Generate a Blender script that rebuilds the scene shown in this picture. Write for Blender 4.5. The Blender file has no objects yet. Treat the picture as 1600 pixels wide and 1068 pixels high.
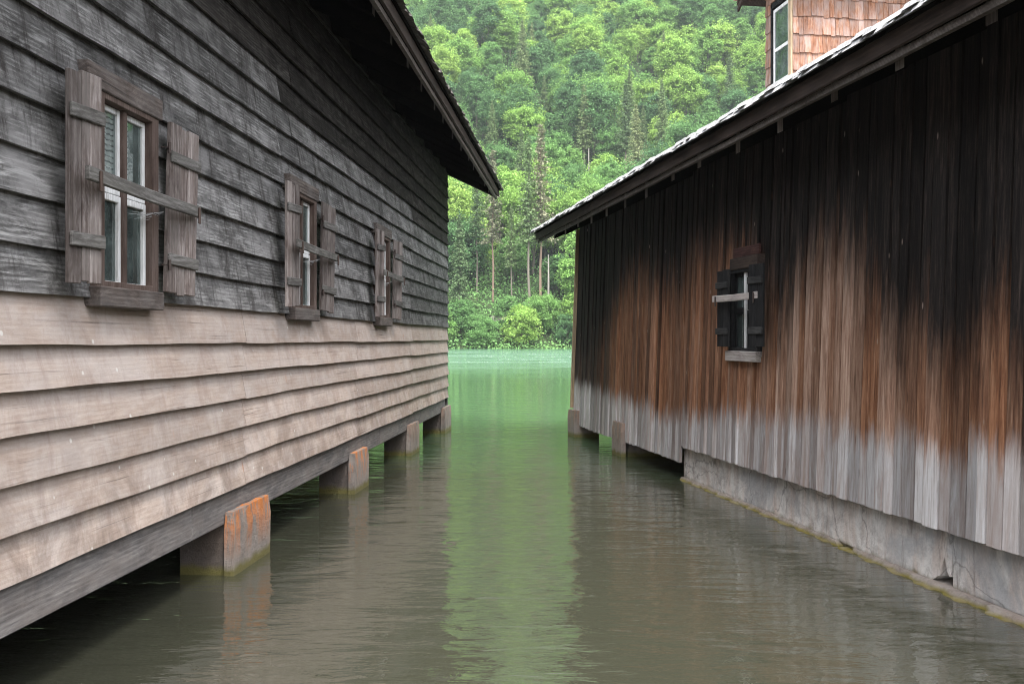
import bpy, math, random
import numpy as np
from mathutils import Vector, Matrix
R = math.radians
S = bpy.context.scene
COL = S.collection
rnd = random.Random(7)

# ------------------------------------------------------------------ camera
HC = 1.6
cam_d = bpy.data.cameras.new('camera'); cam = bpy.data.objects.new('camera', cam_d); COL.objects.link(cam)
cam.location = (0, 0, HC); cam.rotation_euler = (R(90), 0, 0)
cam_d.sensor_width = 36; cam_d.lens = 35.0; cam_d.shift_y = -0.0025
cam_d.clip_start = 0.05; cam_d.clip_end = 5000
S.camera = cam
F = 1556.0
# ------------------------------------------------------------------ world, sun, exposure
SUN_EL, SUN_ROT = R(68), R(165)
W = bpy.data.worlds.new('World'); S.world = W; W.use_nodes = True
nt = W.node_tree; nt.nodes.clear()
sky = nt.nodes.new('ShaderNodeTexSky'); sky.sky_type = 'NISHITA'; sky.sun_disc = False
sky.sun_elevation = SUN_EL; sky.sun_rotation = SUN_ROT; sky.dust_density = 4.0; sky.ozone_density = 1.0
hsv = nt.nodes.new('ShaderNodeHueSaturation'); hsv.inputs['Saturation'].default_value = 0.30
bg = nt.nodes.new('ShaderNodeBackground'); bg.inputs['Strength'].default_value = 0.15
wo = nt.nodes.new('ShaderNodeOutputWorld')
nt.links.new(sky.outputs[0], hsv.inputs['Color']); nt.links.new(hsv.outputs[0], bg.inputs[0]); nt.links.new(bg.outputs[0], wo.inputs[0])
sd = bpy.data.lights.new('sun', 'SUN'); sd.energy = 1.5; sd.angle = R(34); sd.color = (1, .975, .94)
so = bpy.data.objects.new('sun', sd); COL.objects.link(so)
# sky rotation is measured clockwise from +Y: direction towards the sun
sv = Vector((math.sin(SUN_ROT) * math.cos(SUN_EL), math.cos(SUN_ROT) * math.cos(SUN_EL), math.sin(SUN_EL)))
so.rotation_euler = sv.to_track_quat('Z', 'Y').to_euler()
S.view_settings.view_transform = 'Standard'; S.view_settings.look = 'None'
S.view_settings.exposure = 2.2; S.view_settings.gamma = 1.0; S.view_settings.use_curve_mapping = False
S.render.engine = 'CYCLES'; S.cycles.filter_width = 1.05
S.cycles.max_bounces = 8; S.cycles.diffuse_bounces = 3; S.cycles.glossy_bounces = 4
S.cycles.transparent_max_bounces = 16; S.cycles.volume_bounces = 0
S.cycles.sample_clamp_indirect = 3
S.cycles.use_denoising = True; S.cycles.denoising_input_passes = 'RGB_ALBEDO_NORMAL'; S.cycles.denoising_prefilter = 'ACCURATE'; S.cycles.use_light_tree = False; S.cycles.use_adaptive_sampling = False
S.cycles.caustics_reflective = False; S.cycles.caustics_refractive = False

# ------------------------------------------------------------------ node helpers
def new_mat(name):
    m = bpy.data.materials.new(name); m.use_nodes = True
    t = m.node_tree; t.nodes.clear()
    return m, t
def N(t, kind, **kw):
    n = t.nodes.new('ShaderNode' + kind)
    for k, v in kw.items():
        if k.startswith('i_'):
            key = k[2:].replace('_', ' ')
            n.inputs[key].default_value = v
        else: setattr(n, k, v)
    return n
def L(t, a, b): t.links.new(a, b)
def c4(c): return (c[0], c[1], c[2], 1)
def ramp(t, fac, stops, interp='LINEAR'):
    r = N(t, 'ValToRGB'); r.color_ramp.interpolation = interp
    e = r.color_ramp.elements
    while len(e) < len(stops): e.new(0.5)
    for i, (p, c) in enumerate(stops):
        e[i].position = p
        e[i].color = c4(c) if hasattr(c, '__len__') else (c, c, c, 1)
    if fac is not None: L(t, fac, r.inputs[0])
    return r.outputs[0]
def math_(t, op, a, b=None, clamp=False):
    n = N(t, 'Math', operation=op, use_clamp=clamp)
    for i, v in enumerate((a, b)):
        if v is None: continue
        if isinstance(v, (int, float)): n.inputs[i].default_value = v
        else: L(t, v, n.inputs[i])
    return n.outputs[0]
def mix(t, fac, a, b, mode='MIX'):
    n = N(t, 'Mix', data_type='RGBA', blend_type=mode)
    for sock, v in ((n.inputs[0], fac), (n.inputs[6], a), (n.inputs[7], b)):
        if isinstance(v, (int, float)): sock.default_value = v
        elif isinstance(v, tuple): sock.default_value = c4(v)
        else: L(t, v, sock)
    return n.outputs[2]
def noise(t, vec, scale=1.0, detail=4, rough=.55, dist=0.0):
    n = N(t, 'TexNoise'); n.inputs['Scale'].default_value = scale; n.inputs['Detail'].default_value = detail
    n.inputs['Roughness'].default_value = rough; n.inputs['Distortion'].default_value = dist
    if vec is not None: L(t, vec, n.inputs['Vector'])
    return n.outputs['Fac']
def mapped(t, scale, attr='rnd', k=37.0):
    tc = N(t, 'TexCoord')
    v = tc.outputs['Object']
    if attr:
        a = N(t, 'Attribute', attribute_name=attr)
        cmb = N(t, 'CombineXYZ')
        for i, f in enumerate((k, k * .73, k * 1.31)): L(t, math_(t, 'MULTIPLY', a.outputs['Fac'], f), cmb.inputs[i])
        va = N(t, 'VectorMath', operation='ADD'); L(t, v, va.inputs[0]); L(t, cmb.outputs[0], va.inputs[1]); v = va.outputs[0]
    mp = N(t, 'Mapping'); mp.inputs['Scale'].default_value = scale; L(t, v, mp.inputs['Vector'])
    return mp.outputs[0]
def finish(t, col, rough=.8, bump=None, bstr=.5, bdist=.01, spec=.3):
    b = N(t, 'BsdfPrincipled'); b.inputs['Roughness'].default_value = rough
    b.inputs['Specular IOR Level'].default_value = spec
    if isinstance(col, tuple): b.inputs['Base Color'].default_value = c4(col)
    else: L(t, col, b.inputs['Base Color'])
    if bump is not None:
        bn = N(t, 'Bump'); bn.inputs['Strength'].default_value = bstr; bn.inputs['Distance'].default_value = bdist
        L(t, bump, bn.inputs['Height']); L(t, bn.outputs[0], b.inputs['Normal'])
    o = N(t, 'OutputMaterial'); L(t, b.outputs[0], o.inputs[0]); return b

def wood_mat(name, dark, mid, light, axis='x', patch=(.5, (1, 1, 1)), streak=0.0, streakcol=(.1, .1, .1), rough=.85, var=.25, bstr=.6, knots=True, con=1.0, spec=.2):
    """weathered timber, grain along the local axis; attribute rnd shifts every plank"""
    m, t = new_mat(name)
    def sc(along, across):
        return (along, across, across) if axis == 'x' else ((across, across, along) if axis == 'z' else (across, along, across))
    v1 = noise(t, mapped(t, sc(4.0, 75), k=37), 1, 8, .75, 1.0)
    v2 = noise(t, mapped(t, sc(5.0, 150), k=11), 1, 5, .7, .2)
    v0 = noise(t, mapped(t, sc(2.6, 11), k=61), 1, 10, .74, 1.0)
    wv = N(t, 'TexWave', wave_type='RINGS', rings_direction={'x': 'X', 'y': 'Y', 'z': 'Z'}[axis])
    L(t, mapped(t, sc(.30, 2.6), k=23), wv.inputs['Vector'])
    wv.inputs['Scale'].default_value = 5.0; wv.inputs['Distortion'].default_value = 5.0; wv.inputs['Detail'].default_value = 3; wv.inputs['Detail Scale'].default_value = .9
    g = math_(t, 'ADD', math_(t, 'ADD', math_(t, 'MULTIPLY', v1, .26), math_(t, 'MULTIPLY', v0, .52)), math_(t, 'ADD', math_(t, 'MULTIPLY', v2, .17), math_(t, 'MULTIPLY', wv.outputs['Fac'], .05)))
    col = ramp(t, g, [(.5 - .12 / con, dark), (.5, mid), (.5 + .12 / con, light)])
    # long drying checks in the grain
    ck = noise(t, mapped(t, sc(.9, 60), k=71), 1, 3, .5, .25)
    col = mix(t, math_(t, 'MULTIPLY', ramp(t, ck, [(.64, 0), (.69, 1)]), .7), col, tuple(c * .35 for c in dark))
    # blotches of the weathering
    vp = mapped(t, sc(1.6, 3.2), k=5)
    p = noise(t, vp, 1.6, 8, .68, .3)
    col = mix(t, math_(t, 'MULTIPLY', ramp(t, p, [(.42, 0), (.62, 1)]), patch[0]), col, patch[1], 'MIX')
    if streak:
        vs = mapped(t, (4.5, 4.5, 1.1), k=2.3)
        s = noise(t, vs, 1.3, 12, .8, .7)
        col = mix(t, math_(t, 'MULTIPLY', ramp(t, s, [(.49, 0), (.62, 1)]), streak), col, streakcol)
    a = N(t, 'Attribute', attribute_name='rnd')
    wn = N(t, 'TexWhiteNoise', noise_dimensions='1D'); L(t, math_(t, 'MULTIPLY', a.outputs['Fac'], 91.7), wn.inputs['W'])
    br = math_(t, 'ADD', math_(t, 'MULTIPLY', wn.outputs['Value'], var), 1 - var / 2)
    hs = N(t, 'HueSaturation'); L(t, br, hs.inputs['Value']); L(t, col, hs.inputs['Color'])
    if knots:
        vo = N(t, 'TexVoronoi'); L(t, mapped(t, sc(1.1, 4.0), k=51), vo.inputs['Vector']); vo.inputs['Scale'].default_value = 1.15
        kn = ramp(t, vo.outputs['Distance'], [(.03, 1), (.085, 0)])
        col2 = mix(t, math_(t, 'MULTIPLY', kn, .55), hs.outputs[0], dark)
    else: col2 = hs.outputs[0]
    finish(t, col2, rough, g, bstr, .007, spec)
    return m

def weather_foot(m):
    # grime and lichen specks low on the wall (a band of dirt with a shape of its own), rusty nail runs
    t = m.node_tree; b = next(n for n in t.nodes if n.type == 'BSDF_PRINCIPLED'); src = b.inputs['Base Color'].links[0].from_socket
    tc = N(t, 'TexCoord'); v = tc.outputs['Object']; sx = N(t, 'SeparateXYZ'); L(t, v, sx.inputs[0])
    n = noise(t, v, 2.4, 12, .75, .6); n2 = noise(t, v, 19, 6, .7)
    lo = N(t, 'MapRange'); lo.inputs['From Min'].default_value = 1.25; lo.inputs['From Max'].default_value = .62; L(t, sx.outputs[2], lo.inputs[0])
    f = math_(t, 'MULTIPLY', ramp(t, n, [(.42, 0), (.60, 1)]), math_(t, 'ADD', math_(t, 'MULTIPLY', lo.outputs[0], .5), .14))
    col = mix(t, f, src, (.17, .125, .10))
    mp = N(t, 'Mapping'); mp.inputs['Scale'].default_value = (3.4, 3.4, .55); L(t, v, mp.inputs[0]); n3 = noise(t, mp.outputs[0], 2.2, 9, .75, .2)
    col = mix(t, math_(t, 'MULTIPLY', ramp(t, n3, [(.57, 0), (.68, 1)]), .45), col, (.42, .36, .33))
    vo = N(t, 'TexVoronoi'); L(t, v, vo.inputs['Vector']); vo.inputs['Scale'].default_value = 5.5
    col = mix(t, math_(t, 'MULTIPLY', ramp(t, vo.outputs['Distance'], [(.05, 1), (.075, 0)]), .75), col, (.62, .60, .56))
    vr = N(t, 'TexVoronoi'); mp2 = N(t, 'Mapping'); mp2.inputs['Scale'].default_value = (1.3, 1.3, .45); mp2.inputs['Location'].default_value = (.3, 0, .2); L(t, v, mp2.inputs[0]); L(t, mp2.outputs[0], vr.inputs['Vector']); vr.inputs['Scale'].default_value = 2.6
    col = mix(t, math_(t, 'MULTIPLY', ramp(t, vr.outputs['Distance'], [(.02, 1), (.075, 0)]), .5), col, (.45, .16, .07))
    L(t, col, b.inputs['Base Color'])

def concrete_mat(name, base, dark, stain=None, moss=True, stain_amt=.9, warm=(.33, .27, .23), wl=.0):
    m, t = new_mat(name)
    tc = N(t, 'TexCoord'); v = tc.outputs['Object']
    n1 = noise(t, v, 3.3, 12, .78, .5); n2 = noise(t, v, 24, 8, .8); 
    mp = N(t, 'Mapping'); mp.inputs['Scale'].default_value = (5, 5, .8); L(t, v, mp.inputs[0]); n3 = noise(t, mp.outputs[0], 1.4, 6, .6, .3)
    col = ramp(t, n1, [(.33, dark), (.52, base), (.7, tuple(min(1, c * 1.2) for c in base))])
    col = mix(t, math_(t, 'MULTIPLY', ramp(t, n3, [(.45, 0), (.65, 1)]), .7), col, warm)
    col = mix(t, math_(t, 'MULTIPLY', ramp(t, n2, [(.54, 0), (.72, 1)]), .35), col, tuple(c * .5 for c in dark))
    sx = N(t, 'SeparateXYZ'); L(t, v, sx.inputs[0]); z = sx.outputs[2]
    if stain:
        m2 = N(t, 'Mapping'); m2.inputs['Scale'].default_value = (7, 7, 1.6); m2.inputs['Location'].default_value = (3.1, 0, 0); L(t, v, m2.inputs[0])
        n4 = noise(t, m2.outputs[0], 1.1, 12, .8, .7)
        hi = N(t, 'MapRange'); hi.inputs['From Min'].default_value = .10; hi.inputs['From Max'].default_value = .42; L(t, z, hi.inputs[0])
        f = math_(t, 'MULTIPLY', ramp(t, n4, [(.47, 0), (.53, 1)]), hi.outputs[0])
        col = mix(t, math_(t, 'MULTIPLY', f, stain_amt), col, stain)
    if moss and name == 'mossy_footing':
        lo = N(t, 'MapRange'); lo.inputs['From Min'].default_value = .024; lo.inputs['From Max'].default_value = -.002; L(t, math_(t, 'ADD', z, math_(t, 'MULTIPLY', math_(t, 'SUBTRACT', noise(t, v, 9, 4, .6), .5), .04)), lo.inputs[0])
        col = mix(t, lo.outputs[0], col, mix(t, noise(t, v, 14, 6, .7), (.25, .20, .03), (.11, .095, .02)))
    elif moss:
        nn = noise(t, v, 9, 4, .6)
        zz = math_(t, 'ADD', z, math_(t, 'MULTIPLY', math_(t, 'SUBTRACT', nn, .5), .10))
        lo = N(t, 'MapRange'); lo.inputs['From Min'].default_value = .085 + wl; lo.inputs['From Max'].default_value = .035 + wl; L(t, zz, lo.inputs[0])
        col = mix(t, math_(t, 'MULTIPLY', lo.outputs[0], .9), col, (.135, .12, .03))
    finish(t, col, .9, math_(t, 'ADD', n2, n1), .9, .02)
    return m

# ------------------------------------------------------------------ materials
M = {}
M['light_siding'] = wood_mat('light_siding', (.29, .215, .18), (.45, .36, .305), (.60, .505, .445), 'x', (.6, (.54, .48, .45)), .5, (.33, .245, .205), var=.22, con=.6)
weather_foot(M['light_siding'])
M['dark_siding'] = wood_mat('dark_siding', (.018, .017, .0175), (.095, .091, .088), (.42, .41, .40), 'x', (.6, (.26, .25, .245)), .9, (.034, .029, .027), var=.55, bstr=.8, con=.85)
M['eave_shade'] = wood_mat('aged_eave_shade_siding', (.011, .010, .0095), (.037, .034, .032), (.12, .112, .105), 'x', (.5, (.055, .05, .046)), .6, (.014, .012, .011), var=.5, spec=.03)  # aged boards near the eave, with its shade toned into the colour
M['soffit'] = wood_mat('shade_toned_soffit', (.004, .0035, .0035), (.008, .007, .0065), (.016, .014, .012), 'x', (.3, (.009, .008, .007)), .0, var=.5, spec=.0)  # shade under the roof put into near-black wood
M['rafter_end'] = wood_mat('lit_sawn_rafter_end', (.05, .04, .034), (.12, .10, .088), (.24, .21, .19), 'z', (.3, (.16, .14, .12)), .0, var=.7, knots=False)  # sawn tail faces, with the light they catch painted in as paler wood
M['beam'] = wood_mat('beam_wood', (.07, .065, .065), (.16, .148, .145), (.30, .28, .265), 'x', (.45, (.21, .175, .155)), .2, (.3, .28, .26))
M['casing'] = wood_mat('casing_wood', (.035, .027, .024), (.095, .075, .066), (.20, .17, .155), 'x', (.4, (.15, .14, .135)), .0)
M['casing_z'] = wood_mat('jamb_wood', (.035, .022, .018), (.085, .058, .047), (.15, .115, .1), 'z', (.3, (.12, .09, .08)), .0)
M['shutter'] = wood_mat('shutter_wood', (.045, .032, .028), (.125, .098, .088), (.34, .30, .285), 'z', (.5, (.24, .215, .20)), .0, var=.8)
M['batten'] = wood_mat('batten_wood', (.04, .037, .034), (.095, .088, .082), (.22, .21, .20), 'x', (.4, (.13, .125, .11)), .0)
M['pale_bar'] = wood_mat('pale_bar_wood', (.17, .15, .14), (.36, .32, .30), (.52, .48, .45), 'x', (.4, (.46, .42, .39)), .0)
M['black_wood'] = wood_mat('black_wood', (.008, .008, .009), (.019, .019, .02), (.05, .048, .046), 'z', (.3, (.03, .029, .028)), .0, spec=.06)
M['black_wood_x'] = wood_mat('black_wood_across', (.012, .012, .012), (.03, .03, .03), (.07, .068, .066), 'x', (.3, (.045, .044, .042)), .0)
M['roof_wood'] = wood_mat('roof_timber', (.010, .007, .006), (.028, .019, .015), (.07, .048, .038), 'x', (.4, (.06, .042, .034)), .0, var=.5)
M['rafter'] = wood_mat('rafter_wood', (.03, .024, .02), (.075, .06, .052), (.17, .15, .135), 'y', (.3, (.1, .09, .08)), .0)
M['shingle'] = wood_mat('roof_shingle', (.14, .14, .14), (.31, .31, .31), (.58, .58, .59), 'y', (.5, (.42, .42, .43)), .0, var=.25, knots=False)
M['dark_shingle'] = wood_mat('dark_roof_shingle', (.03, .026, .024), (.08, .07, .065), (.35, .34, .33), 'y', (.4, (.12, .11, .1)), .0, var=.8, knots=False)
M['floor'] = wood_mat('floor_wood', (.02, .018, .016), (.045, .04, .036), (.08, .07, .06), 'x')
M['corner'] = wood_mat('corner_board', (.22, .15, .09), (.42, .31, .2), (.55, .43, .3), 'z', (.3, (.45, .35, .25)), .0)
M['white'] = wood_mat('flaking_white_paint', (.38, .36, .34), (.66, .66, .65), (.8, .8, .79), 'z', (.35, (.72, .72, .71)), .0, var=.05, bstr=.3, knots=False)
M['orange_shingle'] = wood_mat('orange_shingle', (.12, .045, .024), (.27, .13, .078), (.40, .26, .19), 'z', (.75, (.31, .25, .23)), .0, var=.5, knots=False)
M['concrete'] = concrete_mat('pier_concrete', (.27, .235, .21), (.13, .11, .10), (.62, .20, .04), stain_amt=.9)
M['plain_concrete'] = concrete_mat('bare_pier_concrete', (.26, .23, .21), (.13, .115, .105), (.42, .2, .1), stain_amt=.35)
M['shade_concrete'] = concrete_mat('shade_toned_concrete', (.12, .10, .09), (.05, .042, .038), (.2, .1, .05), warm=(.10, .08, .065), stain_amt=.2)  # pier concrete darkened: shade under the house put into the colour
M['plinth'] = concrete_mat('plinth_concrete', (.74, .71, .68), (.34, .30, .28), (.20, .17, .155), warm=(.62, .49, .42), stain_amt=.35, wl=-.03)
def cracked(m):
    t = m.node_tree; b = next(n for n in t.nodes if n.type == 'BSDF_PRINCIPLED'); src = b.inputs['Base Color'].links[0].from_socket
    v = N(t, 'TexCoord').outputs['Object']
    big = noise(t, v, 1.1, 10, .72, .8)
    col = mix(t, math_(t, 'MULTIPLY', ramp(t, big, [(.50, 0), (.60, 1)]), .6), src, (.33, .34, .36))
    mp = N(t, 'Mapping'); mp.inputs['Scale'].default_value = (6, 6, .9); L(t, v, mp.inputs[0]); st = noise(t, mp.outputs[0], 1.6, 10, .75, .3)
    col = mix(t, math_(t, 'MULTIPLY', ramp(t, st, [(.56, 0), (.66, 1)]), .6), col, (.20, .155, .13))
    w = N(t, 'VectorMath', operation='ADD'); nn = N(t, 'TexNoise'); nn.inputs['Scale'].default_value = 4; nn.inputs['Detail'].default_value = 6; L(t, v, nn.inputs['Vector'])
    sc_ = N(t, 'VectorMath', operation='SCALE'); sc_.inputs['Scale'].default_value = .35; L(t, nn.outputs['Color'], sc_.inputs[0]); L(t, v, w.inputs[0]); L(t, sc_.outputs[0], w.inputs[1])
    vo = N(t, 'TexVoronoi', feature='DISTANCE_TO_EDGE'); vo.inputs['Scale'].default_value = .9; L(t, w.outputs[0], vo.inputs['Vector'])
    col = mix(t, ramp(t, vo.outputs['Distance'], [(.0, .5), (.009, 0)]), col, (.06, .05, .045))
    L(t, col, b.inputs['Base Color'])
cracked(M['plinth'])
M['footing'] = concrete_mat('mossy_footing', (.34, .30, .27), (.16, .13, .11), None, warm=(.30, .23, .19), wl=-.045)

def flat_mat(name, col, rough=.6, spec=.3, metal=0):
    m, t = new_mat(name); n = noise(t, N(t, 'TexCoord').outputs['Object'], 30, 4)
    c = mix(t, n, tuple(x * .7 for x in col), tuple(min(1, x * 1.2) for x in col))
    b = finish(t, c, rough, spec=spec); b.inputs['Metallic'].default_value = metal; return m
M['iron'] = flat_mat('rusty_iron', (.05, .035, .03), .6)
M['web'] = flat_mat('cobweb_thread', (.45, .45, .45), .8)

def glass_mat():
    m, t = new_mat('old_window_glass')
    tc = N(t, 'TexCoord'); n = noise(t, tc.outputs['Object'], 5, 5, .6); w = noise(t, tc.outputs['Object'], 2.2, 2)
    tr = N(t, 'BsdfTransparent'); tr.inputs[0].default_value = (.92, .96, .95, 1)
    gl = N(t, 'BsdfGlossy'); gl.inputs['Roughness'].default_value = .03; gl.inputs[0].default_value = (.8, .88, .86, 1)
    bn = N(t, 'Bump'); bn.inputs['Strength'].default_value = .25; bn.inputs['Distance'].default_value = .02; L(t, w, bn.inputs['Height']); L(t, bn.outputs[0], gl.inputs['Normal'])
    fr = N(t, 'Fresnel'); fr.inputs[0].default_value = 1.9
    mx = N(t, 'MixShader'); L(t, fr.outputs[0], mx.inputs[0]); L(t, tr.outputs[0], mx.inputs[1]); L(t, gl.outputs[0], mx.inputs[2])
    df = N(t, 'BsdfDiffuse'); df.inputs[0].default_value = (.30, .38, .36, 1)  # pale teal film painted in for reflections on the panes
    m2 = N(t, 'MixShader'); L(t, math_(t, 'MULTIPLY', ramp(t, n, [(.35, .25), (.70, .85)]), .36), m2.inputs[0]); L(t, mx.outputs[0], m2.inputs[1]); L(t, df.outputs[0], m2.inputs[2])
    o = N(t, 'OutputMaterial'); L(t, m2.outputs[0], o.inputs[0]); return m
M['glass'] = glass_mat()
def reflection_mat():  # stripes painted after a shingle roof mirrored in the glass
    m, t = new_mat('ribbed_reflection')
    wv = N(t, 'TexWave', bands_direction='Z'); wv.inputs['Scale'].default_value = 11; wv.inputs['Distortion'].default_value = 2.2; wv.inputs['Detail'].default_value = 2
    L(t, N(t, 'TexCoord').outputs['Object'], wv.inputs['Vector'])
    finish(t, ramp(t, wv.outputs['Fac'], [(.15, (.10, .10, .10)), (.35, (.88, .88, .86))]), .9); return m
M['reflection_sheet'] = reflection_mat()

def stained_boards():
    """vertical boards of the right house: bleached foot, orange middle, black top; the edges of the stains are per-board attributes"""
    m, t = new_mat('stained_vertical_boards')
    tc = N(t, 'TexCoord'); sx = N(t, 'SeparateXYZ'); L(t, tc.outputs['Object'], sx.inputs[0]); z = sx.outputs[2]
    zb = N(t, 'Attribute', attribute_name='zblack').outputs['Fac']; zl = N(t, 'Attribute', attribute_name='zpale').outputs['Fac']; mt = N(t, 'Attribute', attribute_name='mid').outputs['Fac']
    v1 = mapped(t, (20, 20, 1.3), k=31); g = noise(t, v1, 1, 10, .78, .4)
    v2 = mapped(t, (60, 60, 2.4), k=13); g2 = noise(t, v2, 1, 6, .7, .1)
    v3 = mapped(t, (9, 9, 1.3), k=7); g3 = noise(t, v3, 1, 7, .7, .5)
    gg = math_(t, 'ADD', math_(t, 'MULTIPLY', g, .58), math_(t, 'MULTIPLY', g2, .42))
    orange = ramp(t, gg, [(.34, (.05, .022, .013)), (.46, (.20, .088, .047)), (.56, (.36, .18, .10)), (.70, (.62, .42, .30))])
    tan = ramp(t, gg, [(.34, (.08, .046, .033)), (.46, (.26, .16, .115)), (.56, (.42, .29, .22)), (.70, (.62, .49, .42))])
    darkmid = ramp(t, gg, [(.36, (.022, .018, .017)), (.52, (.06, .045, .038)), (.68, (.17, .11, .08))])
    midc = mix(t, ramp(t, mt, [(.0, 0), (.5, 1)]), darkmid, orange)
    midc = mix(t, ramp(t, mt, [(.5, 0), (1.0, 1)]), midc, tan)
    black = ramp(t, gg, [(.36, (.005, .0045, .0045)), (.50, (.013, .0105, .0095)), (.60, (.038, .028, .024)), (.70, (.12, .09, .075))])
    pale = ramp(t, gg, [(.34, (.22, .195, .185)), (.46, (.44, .42, .415)), (.56, (.54, .53, .535)), (.70, (.68, .68, .69))])
    j = math_(t, 'MULTIPLY', math_(t, 'SUBTRACT', g3, .5), 1.0); j2 = math_(t, 'MULTIPLY', math_(t, 'SUBTRACT', g, .5), .55)
    d1 = math_(t, 'ADD', math_(t, 'SUBTRACT', z, zb), math_(t, 'ADD', math_(t, 'MULTIPLY', j, 1.3), math_(t, 'MULTIPLY', j2, 1.0)))
    f1 = N(t, 'MapRange', interpolation_type='SMOOTHSTEP'); f1.inputs['From Min'].default_value = -.75; f1.inputs['From Max'].default_value = .38; L(t, d1, f1.inputs[0])
    d2 = math_(t, 'ADD', math_(t, 'SUBTRACT', z, zl), math_(t, 'ADD', math_(t, 'MULTIPLY', j, .5), math_(t, 'MULTIPLY', j2, .35)))
    f2 = N(t, 'MapRange', interpolation_type='SMOOTHSTEP'); f2.inputs['From Min'].default_value = -.20; f2.inputs['From Max'].default_value = .10; L(t, d2, f2.inputs[0])
    # a little of the foot's bleach climbs on, a little brown runs into it
    col = mix(t, f1.outputs[0], midc, black)
    a0 = N(t, 'Attribute', attribute_name='rnd'); wq = N(t, 'TexWhiteNoise', noise_dimensions='1D'); L(t, math_(t, 'MULTIPLY', a0.outputs['Fac'], 37.9), wq.inputs['W'])
    pl = mix(t, math_(t, 'MULTIPLY', ramp(t, g3, [(.44, 0), (.60, 1)]), math_(t, 'ADD', math_(t, 'MULTIPLY', mt, .6), .25)), pale, (.30, .225, .195))
    pl = mix(t, math_(t, 'MULTIPLY', ramp(t, wq.outputs['Value'], [(.6, 0), (.95, 1)]), .4), pl, (.30, .225, .195))
    col = mix(t, f2.outputs[0], pl, col)
    a = N(t, 'Attribute', attribute_name='rnd'); wn = N(t, 'TexWhiteNoise', noise_dimensions='1D'); L(t, math_(t, 'MULTIPLY', a.outputs['Fac'], 71.3), wn.inputs['W'])
    hs = N(t, 'HueSaturation'); L(t, math_(t, 'ADD', math_(t, 'MULTIPLY', wn.outputs['Value'], .75), .62), hs.inputs['Value']); L(t, col, hs.inputs['Color'])
    vo = N(t, 'TexVoronoi'); L(t, mapped(t, (8, 8, 1.6), k=51), vo.inputs['Vector']); vo.inputs['Scale'].default_value = 1.0
    col = mix(t, math_(t, 'MULTIPLY', ramp(t, vo.outputs['Distance'], [(.035, 1), (.08, 0)]), .6), hs.outputs[0], (.06, .03, .02))
    vn = N(t, 'TexVoronoi'); L(t, mapped(t, (6, 6, 2.1), k=19), vn.inputs['Vector']); vn.inputs['Scale'].default_value = 1.0
    col = mix(t, math_(t, 'MULTIPLY', ramp(t, vn.outputs['Distance'], [(.03, 1), (.06, 0)]), .7), col, (.30, .24, .20))
    finish(t, col, .85, gg, .8, .012, .08)
    return m
M['stained'] = stained_boards()

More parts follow.
